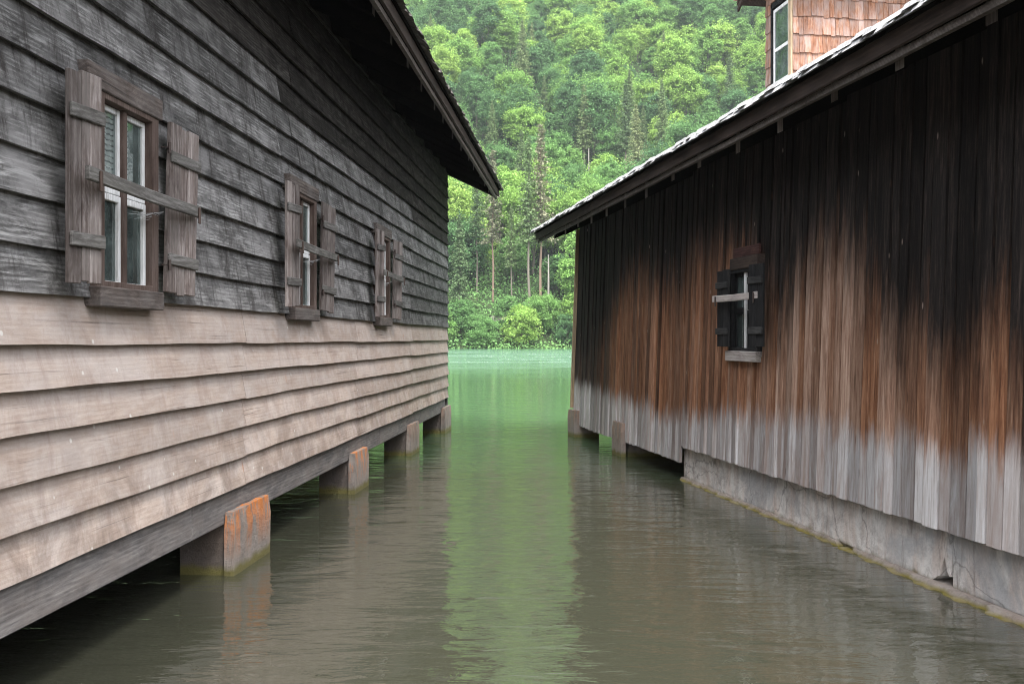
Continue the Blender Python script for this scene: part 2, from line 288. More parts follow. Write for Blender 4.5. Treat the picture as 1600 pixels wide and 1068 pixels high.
# ------------------------------------------------------------------ mesh builder
class MB:
    def __init__(s): s.v = []; s.f = []; s.r = []; s.m = []; s.x = {}
    def add(s, vs, fs, r=None, mi=0, **ex):
        b = len(s.v); s.v += [tuple(p) for p in vs]
        r = rnd.random() if r is None else r
        for f in fs:
            s.f.append(tuple(i + b for i in f)); s.r.append(r); s.m.append(mi)
            for k, val in ex.items(): s.x.setdefault(k, []).append(val)
    def box(s, a, b, r=None, mi=0, tf=None, **ex):
        x0, y0, z0 = a; x1, y1, z1 = b
        vs = [(x0, y0, z0), (x1, y0, z0), (x1, y1, z0), (x0, y1, z0), (x0, y0, z1), (x1, y0, z1), (x1, y1, z1), (x0, y1, z1)]
        if tf: vs = [tf(Vector(p)) for p in vs]
        s.add(vs, [(0, 3, 2, 1), (4, 5, 6, 7), (0, 1, 5, 4), (1, 2, 6, 5), (2, 3, 7, 6), (3, 0, 4, 7)], r, mi, **ex)
    def strip(s, sec, r=None, mi=0, **ex):
        """sections: list of rings (equal length) joined into a closed tube"""
        n = len(sec[0]); vs = [p for ring in sec for p in ring]; fs = []
        for i in range(len(sec) - 1):
            for j in range(n):
                k = (j + 1) % n
                fs.append((i * n + j, i * n + k, (i + 1) * n + k, (i + 1) * n + j))
        fs.append(tuple(reversed(range(n)))); fs.append(tuple((len(sec) - 1) * n + j for j in range(n)))
        s.add(vs, fs, r, mi, **ex)
    def ring(s, x0, x1, z0, z1, ex, ez, y0, y1):
        vs = []
        for y in (y0, y1):
            vs += [(x0, y, z0), (x1, y, z0), (x1, y, z1), (x0, y, z1), (x0 + ex, y, z0 + ez), (x1 - ex, y, z0 + ez), (x1 - ex, y, z1 - ez), (x0 + ex, y, z1 - ez)]
        fs = []
        for i in range(4):
            j = (i + 1) % 4
            fs += [(i, j, j + 4, i + 4), (i + 12, j + 12, j + 8, i + 8), (i, i + 8, j + 8, j), (i + 4, j + 4, j + 12, i + 12)]
        s.add(vs, fs)
    def tube(s, pts, rads, n=7, r=None, mi=0):
        sec = []
        for i, p in enumerate(pts):
            p = Vector(p); q = Vector(pts[min(i + 1, len(pts) - 1)]) - Vector(pts[max(i - 1, 0)])
            q.normalize(); a = q.orthogonal().normalized() if abs(q.z) < .95 else Vector((1, 0, 0)); a = (a - q * a.dot(q)).normalized(); b = q.cross(a)
            sec.append([p + (a * math.cos(2 * math.pi * k / n) + b * math.sin(2 * math.pi * k / n)) * rads[i] for k in range(n)])
        s.strip(sec, r, mi)
    def build(s, name, mats, parent=None, bevel=0, **props):
        me = bpy.data.meshes.new(name); me.from_pydata(s.v, [], s.f)
        if not isinstance(mats, (list, tuple)): mats = [mats]
        for m in mats: me.materials.append(m)
        me.polygons.foreach_set('material_index', s.m)
        at = me.attributes.new('rnd', 'FLOAT', 'FACE'); at.data.foreach_set('value', s.r)
        for k, vals in s.x.items():
            if len(vals) == len(s.f):
                at = me.attributes.new(k, 'FLOAT', 'FACE'); at.data.foreach_set('value', vals)
        me.update()
        o = bpy.data.objects.new(name, me); COL.objects.link(o)
        if parent: o.parent = parent
        if bevel:
            bm = o.modifiers.new('bevel', 'BEVEL'); bm.width = bevel; bm.segments = 1; bm.limit_method = 'ANGLE'
        for k, v in props.items(): o[k] = v
        return o
def thing(name, loc, rz, label, cat, group=None):
    o = bpy.data.objects.new(name, None); COL.objects.link(o); o.location = loc; o.rotation_euler = (0, 0, rz)
    o['label'] = label; o['category'] = cat
    if group: o['group'] = group
    return o
def wob(a, b=0.0, c=0.0):
    return math.sin(a * 1.7 + c * 5.1) * .5 + math.sin(a * 4.3 + b * 2.2 + c * 9.7) * .3 + math.sin(a * 9.1 + c * 3.3) * .2

# ------------------------------------------------------------------ frames: local x along the wall, local y inwards, z up
kL, kR = .072, -.1626
nL = math.hypot(1, kL); nR = math.hypot(1, kR)
left = thing('boathouse', (-2.45, 0, 0), math.atan2(1, kL), 'left boathouse of horizontal boards, dark above and pale below, with three shuttered windows', 'boathouse')
YC = 16.76
right = thing('boathouse', (3.834 + kR * YC, YC, 0), math.atan2(-1, -kR), 'right boathouse of vertical boards stained black, orange and grey, with a shingled dormer', 'boathouse')
def sL(Y): return Y * nL
def sR(Y): return (YC - Y) * nR

# ================================================================== window builder (part of a house)
def window(parent, s0, s1, z0, z1, side, style, reflection_sheet=False):
    """s0..s1 sill ends in local x, z0 sill underside, z1 lintel top; side +1: near end is at small x"""
    dark = style == 'dark'
    T = lambda k: M[{'c': 'casing', 'cz': 'casing_z'}[k]] if not dark else M[{'c': 'roof_wood', 'cz': 'black_wood'}[k]]
    fy = -.085
    zs = z0 + .10            # sill top
    zl = z1 - .115           # lintel underside
    w = MB(); w.ring(s0 + .015, s1 - .015, zs - .02, zl + .02, .075, .05, fy + .012, .045)
    cz = w.build('window', T('cz'), parent, .004)
    m = MB()
    m.box((s0 - .10 if not dark else s0 + .08, fy, zl), (s1 + .012, .05, z1)); m.build('lintel', T('c'), cz, .005)
    m = MB()
    m.box((s0, fy - .015, z0), (s1, .06, zs)); m.build('sill', M['pale_bar'] if dark else T('c'), cz, .006)
    # sashes
    a, b = s0 + .09, s1 - .09
    c = (a + b) / 2
    gy = -.020
    m = MB(); m.box((c - .02, gy - .028, zs + .002), (c + .02, gy + .03, zl - .002)); m.build('mullion', M['white'] if dark else T('cz'), cz, .003)
    zt = zs + (zl - zs) * .50
    for (p, q) in ((a, c - .021), (c + .021, b)):
        m = MB(); e = .028; g1, g2 = gy - .012, gy + .018
        m.ring(p, q, zs + .002, zt - .002, e, .034, g1, g2)
        m.build('sash', M['white'] if not dark else M['black_wood'], cz, .003)
        m = MB(); m.ring(p, q, zt + .002, zl - .034, e, .030, g1 + .004, g2)
        m.build('sash', M['white'] if not dark else M['black_wood'], cz, .003)
        m = MB(); m.add([(p + e - .004, gy + .006, zs + .03), (q - e + .004, gy + .006, zs + .03), (q - e + .004, gy + .006, zl - .03), (p + e - .004, gy + .006, zl - .03)], [(0, 1, 2, 3)]); m.build('pane', M['glass'], cz)
    m = MB(); m.box((a - .01, gy - .03, zs + .0015), (b + .01, gy - .013, zs + .022)); m.build('inner_sill', M['white'], cz, .003)
    if reflection_sheet:  # added striped sheet standing for the opposite roof's reflection in the panes
        m = MB(); n = 40
        y0 = -.003; pts = []
        for i in range(n + 1):
            x = a + (c + .13 - a) * i / n; pts.append((x, y0 + .004 * math.sin(i * 1.3)))
        vs = [(x, y, zt) for x, y in pts] + [(x, y, zl - .02) for x, y in pts]
        m.add(vs, [(i, i + 1, n + 2 + i, n + 1 + i) for i in range(n)]); m.build('reflection_sheet', M['reflection_sheet'], cz)
    # shutters: one at each jamb, both turned a few degrees off the wall
    sh_m = M['black_wood'] if dark else M['shutter']; bt_m = M['black_wood_x'] if dark else M['batten']
    zb, zt2 = (zs + .0, zl + .005)
    if dark: zb, zt2 = zs + .04, zl + .01
    def shutter(hx, hy, dirx, width, ang, tilt, zb, zt):
        o = MB()
        # local board coordinates: u along width from the hinge, v = thickness outward, h = height
        ca, sa = math.cos(ang), math.sin(ang)
        def tf(p):
            u, v, h = p
            hc = (zb + zt) / 2
            uu = u * math.cos(tilt) + (h - hc) * math.sin(tilt) ; hh = hc + (h - hc) * math.cos(tilt) - u * math.sin(tilt)
            return Vector((hx + dirx * uu * ca, hy - uu * sa - v, hh))
        nb = 3; e = 0
        ws = [.38, .24, .38] if not dark else [.5, .5]
        for wd in ws:
            wd *= width; o.box((e + .0015, .012 + rnd.uniform(-.003, .003), zb + rnd.uniform(-.008, .008)), (e + wd - .0015, .034 + rnd.uniform(-.003, .003), zt + rnd.uniform(-.012, .012)), tf=tf); e += wd
        so_ = o.build('shutter', sh_m, cz, .003)
        H = zt - zb
        bb = []
        for f in (.20, .80):
            q = MB(); q.box((-.004, .036, zb + H * f - .032), (width + .006, .052, zb + H * f + .032), tf=tf); bb.append(q)
        return so_, bb, tf
    w_sh = .245 if not dark else .235
    if side > 0:
        a1 = (s0 - .14, -.138, -1, w_sh, R(-7), 0.0); a2 = (s1 + .035, -.075, +1, w_sh + .07, R(7), R(3.0))
    else:
        a1 = (s0 + .17, -.10, -1, w_sh, R(6), 0.0); a2 = (s1 + .10, -.17, +1, w_sh, R(-8), 0.0)
    ends = []
    for ar in (a1, a2):
        so_, bb, tf = shutter(*ar, zb, zt2)
        # battens are kept with their shutter's mesh as a sub-piece of the window
        for q in bb: q.build('shutter_batten', bt_m, cz, .004)
        ends.append((ar, tf))
    # locking bar across both shutters, held by two iron hooks
    zc = zb + (zt2 - zb) * (.50 if not dark else .62)
    m = MB(); by = -.235 if side > 0 else -.215
    bx0, bx1 = (a1[0] - w_sh * .98, a2[0] + w_sh + .03)
    if side < 0: bx0, bx1 = a1[0] - w_sh * .95, a2[0] + w_sh * .62
    bf = by + (.045 if side > 0 else .02)
    def by_at(x): return by + (bf - by) * (x - bx0) / (bx1 - bx0)
    m.strip([[(x, by_at(x), zc - .032 + z_), (x, by_at(x) + .024, zc - .032 + z_), (x, by_at(x) + .024, zc + .032 + z_), (x, by_at(x), zc + .032 + z_)] for x, z_ in ((bx0, .004), ((bx0 + bx1) / 2, -.003), (bx1, .002))], .4)
    m.build('locking_bar', M['pale_bar'] if dark else bt_m, cz, .004)
    for hx in (bx0 + .10, bx1 - .05):
        m = MB(); y_ = by_at(hx)
        m.strip([[(hx - .012, y_ - .012, z), (hx + .012, y_ - .012, z), (hx + .012, y_ - .002, z), (hx - .012, y_ - .002, z)] for z in (zc - .07, zc + .025)], .3)
        m.build('hook', M['iron'] if dark else M['casing_z'], cz, .003)
    # iron hinges between jamb and shutter
    for f in (.16, .84):
        m = MB(); zz = zb + (zt2 - zb) * f
        e = s1 - .02; m.tube([(e, -.09, zz), (e + .03, -.125, zz + .003), (a2[0] + .01, a2[1] - .02, zz)], [.006, .007, .006], 6)
        m.tube([(e + .03, -.125, zz - .03), (e + .03, -.125, zz + .03)], [.009, .009], 6); m.build('hinge', M['iron'], cz)
    if not dark:
        m = MB()
        zz = zb + (zt2 - zb) * .47; hub = Vector((a2[0] - .02, -.09, zz)); pts = []
        for k in range(7):
            p1 = Vector((c + .06 + (b - c - .08) * k / 6, gy - .016, zz - .05 + .02 * math.sin(k * 2.2)))
            pts += [hub, hub.lerp(p1, .5) + Vector((0, 0, -.012)), p1, hub.lerp(p1, .52) + Vector((0, 0, -.010))]
        m.tube(pts, [.0008] * len(pts), 3)
        m.build('cobweb', M['web'], cz)
    return cz

# ================================================================== LEFT HOUSE
ZL = [.571 + i * .2065 for i in range(0, 22)]
ZL = [.571, .773, .982, 1.183, 1.377, 1.581, 1.81] + [1.81 + .2085 * k for k in range(1, 15)]
LEN = sL(17.75)
wins = [(sL(4.86), sL(5.59)), (sL(4.86 + 3.28), sL(5.59 + 3.3)), (sL(4.86 + 6.66), sL(5.59 + 6.68))]
WZ0, WZ1 = 1.762, 2.94
sd_ = MB()
for k in range(len(ZL) - 1):
    z0, z1 = ZL[k], ZL[k + 1]
    light = z0 < 1.80
    cuts = [0.0, sL(7.1), sL(10.6), sL(14.0), LEN] if light else [0.0, sL(3.9) if k % 3 == 0 else sL(3.0), sL(8.2) if k % 2 else sL(7.9), sL(14.0) if k % 3 else sL(12.1), LEN]
    segs = []
    for a, b in zip(cuts[:-1], cuts[1:]):
        parts_ = [(a, b)]
        if z0 > 1.75 and z0 < 2.80:
            for (w0, w1) in wins:
                nx = []
                for (p, q) in parts_:
                    if q <= w0 + .03 or p >= w1 - .03: nx.append((p, q)); continue
                    if p < w0 + .03: nx.append((p, w0 + .03))
                    if q > w1 - .03: nx.append((w1 - .03, q))
                parts_ = nx
        segs += parts_
    for (p, q) in segs:
        if q - p < .02: continue
        dz = rnd.uniform(-.007, .007); r = rnd.random(); ph = rnd.uniform(0, 9); out = rnd.uniform(-.004, .006)
        n = max(1, int((q - p) / .22)); sec = []
        for i in range(n + 1):
            x = p + .0015 + (q - p - .003) * i / n
            wz = .006 * wob(x * .9, k, ph) + dz; wy = .005 * wob(x * .7, k, ph + 2)
            th = .024; top = z1 + .03
            sec.append([(x, -.046 - out + wy, z0 + wz), (x, -.046 - out + wy + th, z0 + wz + .001), (x, -.002 + th, top), (x, -.002 + wy * .2, top)])
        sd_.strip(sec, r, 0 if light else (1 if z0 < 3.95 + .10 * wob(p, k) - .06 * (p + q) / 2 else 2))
siding = sd_.build('siding', [M['light_siding'], M['dark_siding'], M['eave_shade']], left)
m = MB()
for a, b in ((0, sL(6.2)), (sL(6.2), sL(11.9)), (sL(11.9), LEN - .25)):
    m.box((a, -.012, .345), (b - .004, .13, .5905))
m.build('sill_beam', M['beam'], left, .006)
# inner lining with the window holes left free
m = MB()
yb, ye = .04, .06
m.box((0, yb, .5), (LEN, ye, 1.80)); m.box((0, yb, 2.90), (LEN, ye, 4.75))
edges = [0] + [e for w in wins for e in (w[0] + .03, w[1] - .03)] + [LEN]
for i in range(0, len(edges), 2): m.box((edges[i], yb, 1.80), (edges[i + 1], ye, 2.90))
DEP = 7.0
m.box((.02, DEP - .1, .4), (LEN - .02, DEP, 4.75)); m.box((0, .14, .40), (LEN, DEP - .1, .47))
m.build('inner_lining', M['floor'], left)
for (a, b), refl in zip(wins, (True, False, False)): window(left, a, b, WZ0, WZ1, +1, 'grey', refl)

def gable(parent, x, y0, y1, zb, zeave, pitch, mat, outward, name='gable_wall'):
    """vertical boards on an end wall at local x"""
    m = MB(); y = y0; mid = (y0 + y1) / 2
    while y < y1 - .01:
        w = min(rnd.uniform(.15, .2), y1 - y); a, b = y + .002, y + w - .002
        f = lambda q: zeave + pitch * ((q - y0) if q < mid else (y1 - q))
        t = rnd.uniform(.02, .03)
        xs = (x, x + t) if outward > 0 else (x - t, x)
        m.add([(xs[0], a, zb), (xs[1], a, zb), (xs[1], b, zb), (xs[0], b, zb), (xs[0], a, f(a)), (xs[1], a, f(a)), (xs[1], b, f(b)), (xs[0], b, f(b))],
              [(0, 3, 2, 1), (4, 5, 6, 7), (0, 1, 5, 4), (1, 2, 6, 5), (2, 3, 7, 6), (3, 0, 4, 7)])
        y += w
    m.build(name, mat, parent)
gable(left, LEN, -.025, DEP, .42, 4.58, .48, M['dark_siding'], 1)
gable(left, 0, -.02, DEP, .42, 4.58, .48, M['dark_siding'], -1)

def roof(parent, x0, x1, over, zun, pitch, dep, seed, sp, first, shingle_mat, rh=.24):
    """gable roof over x0..x1; zun = underside of the sheathing at the eave edge (y=-over)"""
    rr = random.Random(seed)
    mid = dep / 2
    ang = math.atan(pitch); ca, sa = math.cos(ang), math.sin(ang)
    def P(side, t, h):     # t distance up the slope from the eave, h above the sheathing underside
        y = -over + t * ca - h * sa; z = zun + t * sa + h * ca
        return (y, z) if side > 0 else (dep - y, z)
    TL = (mid + over) / ca
    m = MB()
    for sd2 in (1, -1):
        t = 0
        while t < TL - .01:
            w = min(rr.uniform(.16, .22), TL - t)
            a = P(sd2, t + .001, 0); b = P(sd2, t + w - .001, 0); c = P(sd2, t + w - .001, .025); d = P(sd2, t + .001, .025)
            m.strip([[(x0, *a), (x0, *b), (x0, *c), (x0, *d)], [(x1, *a), (x1, *b), (x1, *c), (x1, *d)]], rr.random()); t += w
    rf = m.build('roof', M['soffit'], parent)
    # shingles
    m = MB()
    for sd2 in (1, -1):
        expo = .26 ; nrow = int(TL / expo) + 1
        for i in range(-1, nrow):
            if sd2 < 0 and i % 1: continue
            t0 = i * expo - .0 if i >= 0 else -.045
            x = x0 - .03 + rr.uniform(-.05, 0)
            while x < x1 + .02:
                w = rr.uniform(.09, .19)
                lift = rr.uniform(0, .016) + (.006 if i >= 0 else 0); jt = rr.uniform(-.022, .022); sk = rr.uniform(-.01, .01)
                if i == -1: ta, tb = -.05 + jt, .22
                elif i == 0: ta, tb = -.035 + jt, .30
                else: ta, tb = t0 + jt, t0 + expo + .06
                if tb > TL: tb = TL
                if ta >= TL - .02: break
                h0 = .028 + lift + (.016 if i >= 0 else 0) + (.008 if i > 0 else 0); h1 = .027 + (.012 if i >= 0 else 0); th = .028 if i < 2 else .014
                vs = []
                sb = .045 if i < 2 else .004      # worn, bevelled ends along the eave
                for xx, k2 in ((x + .002, -1), (x + w - .003, 1)):
                    for (t_, h_) in ((ta + sk * k2, h0), (tb, h1), (tb, h1 + th * .5), (ta + sb + sk * k2, h0 + th)):
                        vs.append((xx, *P(sd2, t_, h_)))
                m.add(vs, [(0, 1, 2, 3), (7, 6, 5, 4), (0, 4, 5, 1), (1, 5, 6, 2), (2, 6, 7, 3), (3, 7, 4, 0)], rr.random())
                x += w
    m.box((x0 - .03, mid - .09, zun + TL * sa + .03), (x1 + .03, mid + .09, zun + TL * sa + .075))
    m.build('shingles', shingle_mat, rf)
    # fascia, lower edge batten, barge boards
    m = MB(); n = int((x1 - x0) / .5); sec = []
    for i in range(n + 1):
        x = x0 + (x1 - x0) * i / n; w1 = .006 * wob(x, 1, seed)
        zt_ = zun + .045 * pitch - .002
        sec.append([(x, -over + .022 + w1, zt_ - .115 + w1), (x, -over + .05 + w1, zt_ - .115 + w1), (x, -over + .05 + w1, zt_), (x, -over + .022 + w1, zt_)])
    m.strip(sec, .31); m.build('fascia', M['roof_wood'], rf)
    m = MB(); sec = []
    for i in range(n + 1):
        x = x0 + (x1 - x0) * i / n; w1 = .007 * wob(x * 1.3, 3, seed + 1)
        sec.append([(x, -over + .058, zun - .145 + w1), (x, -over + .095, zun - .145 + w1), (x, -over + .095, zun - .10 + w1), (x, -over + .058, zun - .10 + w1)])
    m.strip(sec, .77); m.build('eave_batten', M['rafter'], rf)
    for xe in (x0, x1 - .03):
        m = MB()
        for sd2 in (1, -1):
            a = P(sd2, .03, -.14); b = P(sd2, TL, -.14); c = P(sd2, TL, -.002); d = P(sd2, .03, -.002)
            m.strip([[(xe, *a), (xe, *b), (xe, *c), (xe, *d)], [(xe + .03, *a), (xe + .03, *b), (xe + .03, *c), (xe + .03, *d)]], rr.random())
        m.build('barge_board', M['black_wood_x'], rf)
    # rafters with tails
    x = first
    while x < x1 - .1:
        if x > x0 + .1:
            m = MB()
            w = .10; jx = rr.uniform(-.02, .02); h = rh
            ta = .14 / ca + rr.uniform(-.02, .03); a = P(1, ta, -.004); b = P(1, TL, -.004)
            ya, za = a; yb2, zb2 = b
            jj = rr.uniform(0, .05)
            sec = []
            for xx in (x + jx, x + jx + w):
                sec.append([(xx, ya, za), (xx, yb2, zb2), (xx, yb2, zb2 - h), (xx, ya, za - h - jj)])
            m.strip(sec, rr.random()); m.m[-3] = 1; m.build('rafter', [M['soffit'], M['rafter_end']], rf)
        x += sp
    return rf
roof(left, -.6, sL(18.33), .92, 4.31, .48, DEP, 3, .80, sL(.75), M['dark_shingle'], .17)

# concrete piers of the left house
def pier(parent, s0, s1, y0, y1, zt, mat, label=None, ry=.01):
    m = MB(); nx, nz = 5, 7
    # a slightly uneven block: rings up the height
    sec = []
    for k in range(nz + 1):
        z = -1.0 + (zt + 1.0) * (k / nz) ** .6
        e = .012 if k == nz else 0
        ring = []
        pts = []
        for i in range(nx): pts.append((s0 + (s1 - s0) * i / nx, y0))
        for i in range(3): pts.append((s1, y0 + (y1 - y0) * i / 3))
        for i in range(nx): pts.append((s1 - (s1 - s0) * i / nx, y1))
        for i in range(3): pts.append((s0, y1 - (y1 - y0) * i / 3))
        for j, (x, y) in enumerate(pts):
            jx = .006 * math.sin(j * 7.3 + k * 2.1 + s0); jy = .006 * math.sin(j * 3.7 + k * 4.9 + s0 * 2)
            cx, cy = (s0 + s1) / 2, (y0 + y1) / 2
            ring.append((x + jx * .5 - e * (1 if x > cx else -1), y + jy * .5 - e * (1 if y > cy else -1), z + (.003 * math.sin(j * 2.9 + s0) if k == nz else 0)))
        sec.append(ring)
    m.strip(sec, .5); o = m.build('pier', mat, parent)
    if label: o['label'] = label
    return o
for i, (a, b, zt) in enumerate(((6.74, 7.52, .43), (10.3, 10.97, .42), (13.67, 14.35, .425), (16.98, 17.8, .43))):
    pier(left, sL(a), sL(b), -.085, -.014, zt, M['concrete'] if i < 2 else M['plain_concrete'], 'nearest pier streaked with orange lichen' if i == 0 else None)
    # the pier runs on under the house below the beam
    pier(left, sL(a) + .02, sL(b) - .02, -.013, .30, .338, M['shade_concrete'])
pier(left, sL(1.2), sL(2.0), -.085, 1.1, .338, M['plain_concrete'])

# ================================================================== RIGHT HOUSE
ENDR = 16.4
def interp(x, pts):
    if x <= pts[0][0]: return pts[0][1]
    for (a, va), (b, vb) in zip(pts[:-1], pts[1:]):
        if x <= b: return va + (vb - va) * (x - a) / (b - a)
    return pts[-1][1]
# stain edges read along the wall by world Y (s = sR(Y))
ZB = [(5.0, 1.35), (5.66, 1.30), (5.95, 1.75), (6.2, 1.45), (6.7, 1.55), (7.05, 1.65), (7.5, 2.0), (8.0, 2.35), (8.4, 2.15), (8.75, 1.75), (9.1, 1.9), (9.6, 2.45), (10.4, 2.5), (11.2, 2.45), (11.9, 2.15), (12.4, 2.25), (13.1, 2.45), (14.0, 2.3), (14.8, 1.9), (15.5, 1.45), (16.8, 1.25)]
ZP = [(5.0, 1.0), (5.66, .98), (6.0, 1.02), (6.3, .90), (6.8, .98), (7.3, .88), (8.0, .98), (9.0, .93), (9.8, .93), (10.8, .80), (12.0, .74), (13.5, .82), (15, .86), (16.8, .90)]
MIDV = [(5.0, .35), (6.0, .42), (6.6, .60), (7.5, .85), (8.8, .90), (9.8, .65), (11.5, .52), (13.5, .45), (14.6, .25), (15.4, .08), (17, .02)]
WR = (sR(9.93), sR(9.19)); WRZ = (1.388, 2.39)
m = MB(); x = 0.0
while x < ENDR:
    w = rnd.choice((rnd.uniform(.055, .08), rnd.uniform(.08, .12), rnd.uniform(.12, .17))) if x < 8.5 else rnd.choice((rnd.uniform(.08, .12), rnd.uniform(.13, .17), rnd.uniform(.14, .18)))
    Y = YC - x / nR
    zb = interp(Y, ZB) + .05 + rnd.uniform(-.12, .12); zp = interp(Y, ZP) + rnd.uniform(-.06, .06); md = interp(Y, MIDV) + rnd.choice((-.30, -.12, 0, .08, .15)) * (1 if Y < 15 else .3)
    bot = (.205 if x < sR(11.4) else .388) + rnd.uniform(-.006, .006)
    if x < sR(11.4): bot -= .02 * max(0, math.sin(x * 1.1))
    out = -.022 - rnd.choice((0, .002, .006, .010)) - (.012 if w < .11 else 0)
    spans = [(bot, 3.75)]
    if x + w > WR[0] + .04 and x < WR[1] - .04: spans = [(bot, WRZ[0] + .05), (WRZ[1] - .06, 3.75)]
    r = rnd.random(); ph = rnd.uniform(0, 9)
    for (za, zc) in spans:
        nz = max(2, int((zc - za) / .3)); sec = []
        for i in range(nz + 1):
            z = za + (zc - za) * i / nz
            bat = -.035 * (1.9 - z)
            if abs(z - 1.9) < .01: bat = 0
            e = .015 + .004 * math.sin(z * 3 + ph); cv = .003 * wob(z * 1.5, 0, ph)
            sec.append([(x + e, bat + out + cv, z), (x + w - .002, bat + out + cv + rnd.uniform(-.001, .001), z), (x + w - .002, bat, z), (x + e, bat, z)])
        m.strip(sec, r, 0, zblack=zb, zpale=zp, mid=min(1, max(0, md)))
    x += w
m.build('siding', M['stained'], right)
m = MB(); bat = lambda z: -.035 * (1.9 - z)
m.strip([[(-.05, bat(z) - .075, z), (-.002, bat(z) - .075, z), (-.002, bat(z) + .06, z), (-.05, bat(z) + .06, z)] for z in (.45, 1.2, 2.0, 2.8, 3.45)], .4)
m.build('corner_board', M['corner'], right)
m = MB()
for (a, b, c, d) in ((0, ENDR, .40, 1.44), (0, ENDR, 2.33, 3.72), (0, WR[0] + .04, 1.44, 2.33), (WR[1] - .04, ENDR, 1.44, 2.33)):
    m.box((a, .052, c), (b, .07, d))
m.box((.02, DEP - .1, .3), (ENDR - .02, DEP, 3.75)); m.box((0, .08, .38), (ENDR, DEP - .1, .44))
m.build('inner_lining', M['floor'], right)
gable(right, 0, .07, DEP, .25, 3.63, .47, M['black_wood'], -1)
gable(right, ENDR, .0, DEP, .25, 3.60, .47, M['black_wood'], 1)
wr = window(right, WR[0], WR[1], WRZ[0], WRZ[1], -1, 'dark')
m = MB(); m.box((WR[0] + .10, -.055, WRZ[1] + .004), (WR[1] - .02, -.03, WRZ[1] + .10)); m.build('head_board', wood_mat('reddish_head_board', (.02, .008, .007), (.05, .02, .017), (.10, .05, .04), 'x', (.3, (.06, .03, .025))), wr, .004)
roof(right, -.56, ENDR + .5, .64, 3.415, .47, DEP, 5, .87, sR(16.45), M['shingle'])
# piers under the lake end
pier(right, sR(16.78), sR(16.30), -.17, .25, .43, M['plain_concrete'])
pier(right, sR(14.05), sR(13.58), -.145, -.075, .455, M['plain_concrete'], 'pier with a flat pale top slab')
pier(right, sR(14.00), sR(13.62), -.03, .8, .16, M['plain_concrete'])
# plinth: three cast sections with broken joints
def plinth_sec(s0, s1, y0, zt, n, seed, notch=None):
    m = MB(); sec = []
    for i in range(n + 1):
        x = s0 + (s1 - s0) * i / n
        w1 = .006 * wob(x * 2, 1, seed)
        zb_ = .03
        e0 = 0
        if notch and abs(x - notch[0]) < notch[1]:
            zb_ = .03 + notch[2] * (1 - abs(x - notch[0]) / notch[1]) * (.7 + .3 * math.sin(x * 60)); 
        ztop = zt + .004 * wob(x * 5, 0, seed)
        sec.append([(x, y0 + w1, zb_), (x, .30, zb_), (x, .30, ztop), (x, y0 + .004 + w1, ztop), (x, y0 + w1 * .5, (ztop + zb_) / 2)])
    m.strip(sec, .5)
    return m
a0, a1_, a2_ = sR(11.4), sR(7.70), sR(6.33)
m = plinth_sec(a0, a1_ - .006, -.012, .392, 60, 1); 
pm = plinth_sec(a1_ + .006, a2_ - .004, -.022, .386, 50, 2, (a2_ - .05, .13, .20)); pm2 = plinth_sec(a2_ + .006, ENDR, -.008, .384, 60, 3)
for q in (pm, pm2):
    b = len(m.v); m.v += q.v; m.f += [tuple(i + b for i in f) for f in q.f]; m.r += q.r; m.m += q.m
pl = m.build('plinth', M['plinth'], right)
m = MB(); n = 150; sec = []
for i in range(n + 1):
    x = a0 + (ENDR - a0) * i / n; w1 = .010 * wob(x * 3, 2, 4) + .005 * math.sin(x * 31); w2 = .006 * math.sin(x * 17 + 1) + .004 * math.sin(x * 41)
    dp = .035 if abs(x - a1_ - .05) < .09 else 0
    o = .0 + .03 * min(1, max(0, (x - a1_)) / 1.0)
    sec.append([(x, -.035 - o + w1 + dp, .034 + w2 - dp), (x, -.052 - o * 1.1 + w1, .004 + w2), (x, -.13 - o * 1.6 + w1, -.014), (x, -.27 - o * 1.6 + w1, -.05), (x, -.44, -.75), (x, .30, -.75), (x, .30, .027), (x, .0, .027)])
m.strip(sec, .5); m.build('footing', M['footing'], pl)

# ------------------------------------------------------------------ dormer on the right roof
D0, D1, DY = 2.10, 2.99, 2.46
dz0 = 3.415 + .47 * (.64 + DY) - .05
dze = 6.75
dlen = 3.9
dm = MB()
dm.box((D0, DY, dz0), (D0 + .06, DY + dlen, dze + .3)); dm.box((D1 - .06, DY + .12, dz0), (D1, DY + dlen, dze + .05))
dm.box((D0 + .06, DY + .06, dze - .25), (D1 - .06, DY + .1, dze + .45)); dm.box((D0 + .06, DY + .06, dz0), (D1 - .06, DY + .1, dz0 + .35))
dm.box((D0 + .07, DY + 1.0, dz0), (D1 - .07, DY + 1.05, dze))
dorm = dm.build('dormer', M['floor'], right)
m = MB()
def shingle_wall(m, along0, along1, z0, z1, plane, axis, out, jag=0):
    z = z0; row = 0
    while z < z1:
        p = along0 + rnd.uniform(-.06, 0)
        while p < along1:
            w = rnd.uniform(.06, .135); a, b = max(p, along0) + .002, min(p + w, along1) - .002
            if b - a > .015:
                j = rnd.uniform(-.012, .012); t0 = .026 + rnd.uniform(0, .01)
                if axis == 'y': # wall in the y-z plane at local x = plane
                    sec = [[(plane + out * t0, q, z + j), (plane, q, z + j), (plane, q, z + .29), (plane + out * .010, q, z + .29)] for q in (a, b)]
                else:
                    sec = [[(q, plane - t0, z + j), (q, plane, z + j), (q, plane, z + .29), (q, plane - .010, z + .29)] for q in (a, b)]
                m.strip(sec, rnd.random())
            p += w
        z += .262; row += 1
shingle_wall(m, DY - .02, DY + dlen, 4.9, 7.0, D1 + .001, 'y', 1)
shingle_wall(m, D0 - .03, D0 + .17, 4.9, 7.0, DY - .001, 'x', 1)
shingle_wall(m, D0 - .0, D1 + .0, 6.62, 7.1, DY - .002, 'x', 1)
m.build('wall_shingles', M['orange_shingle'], dorm)
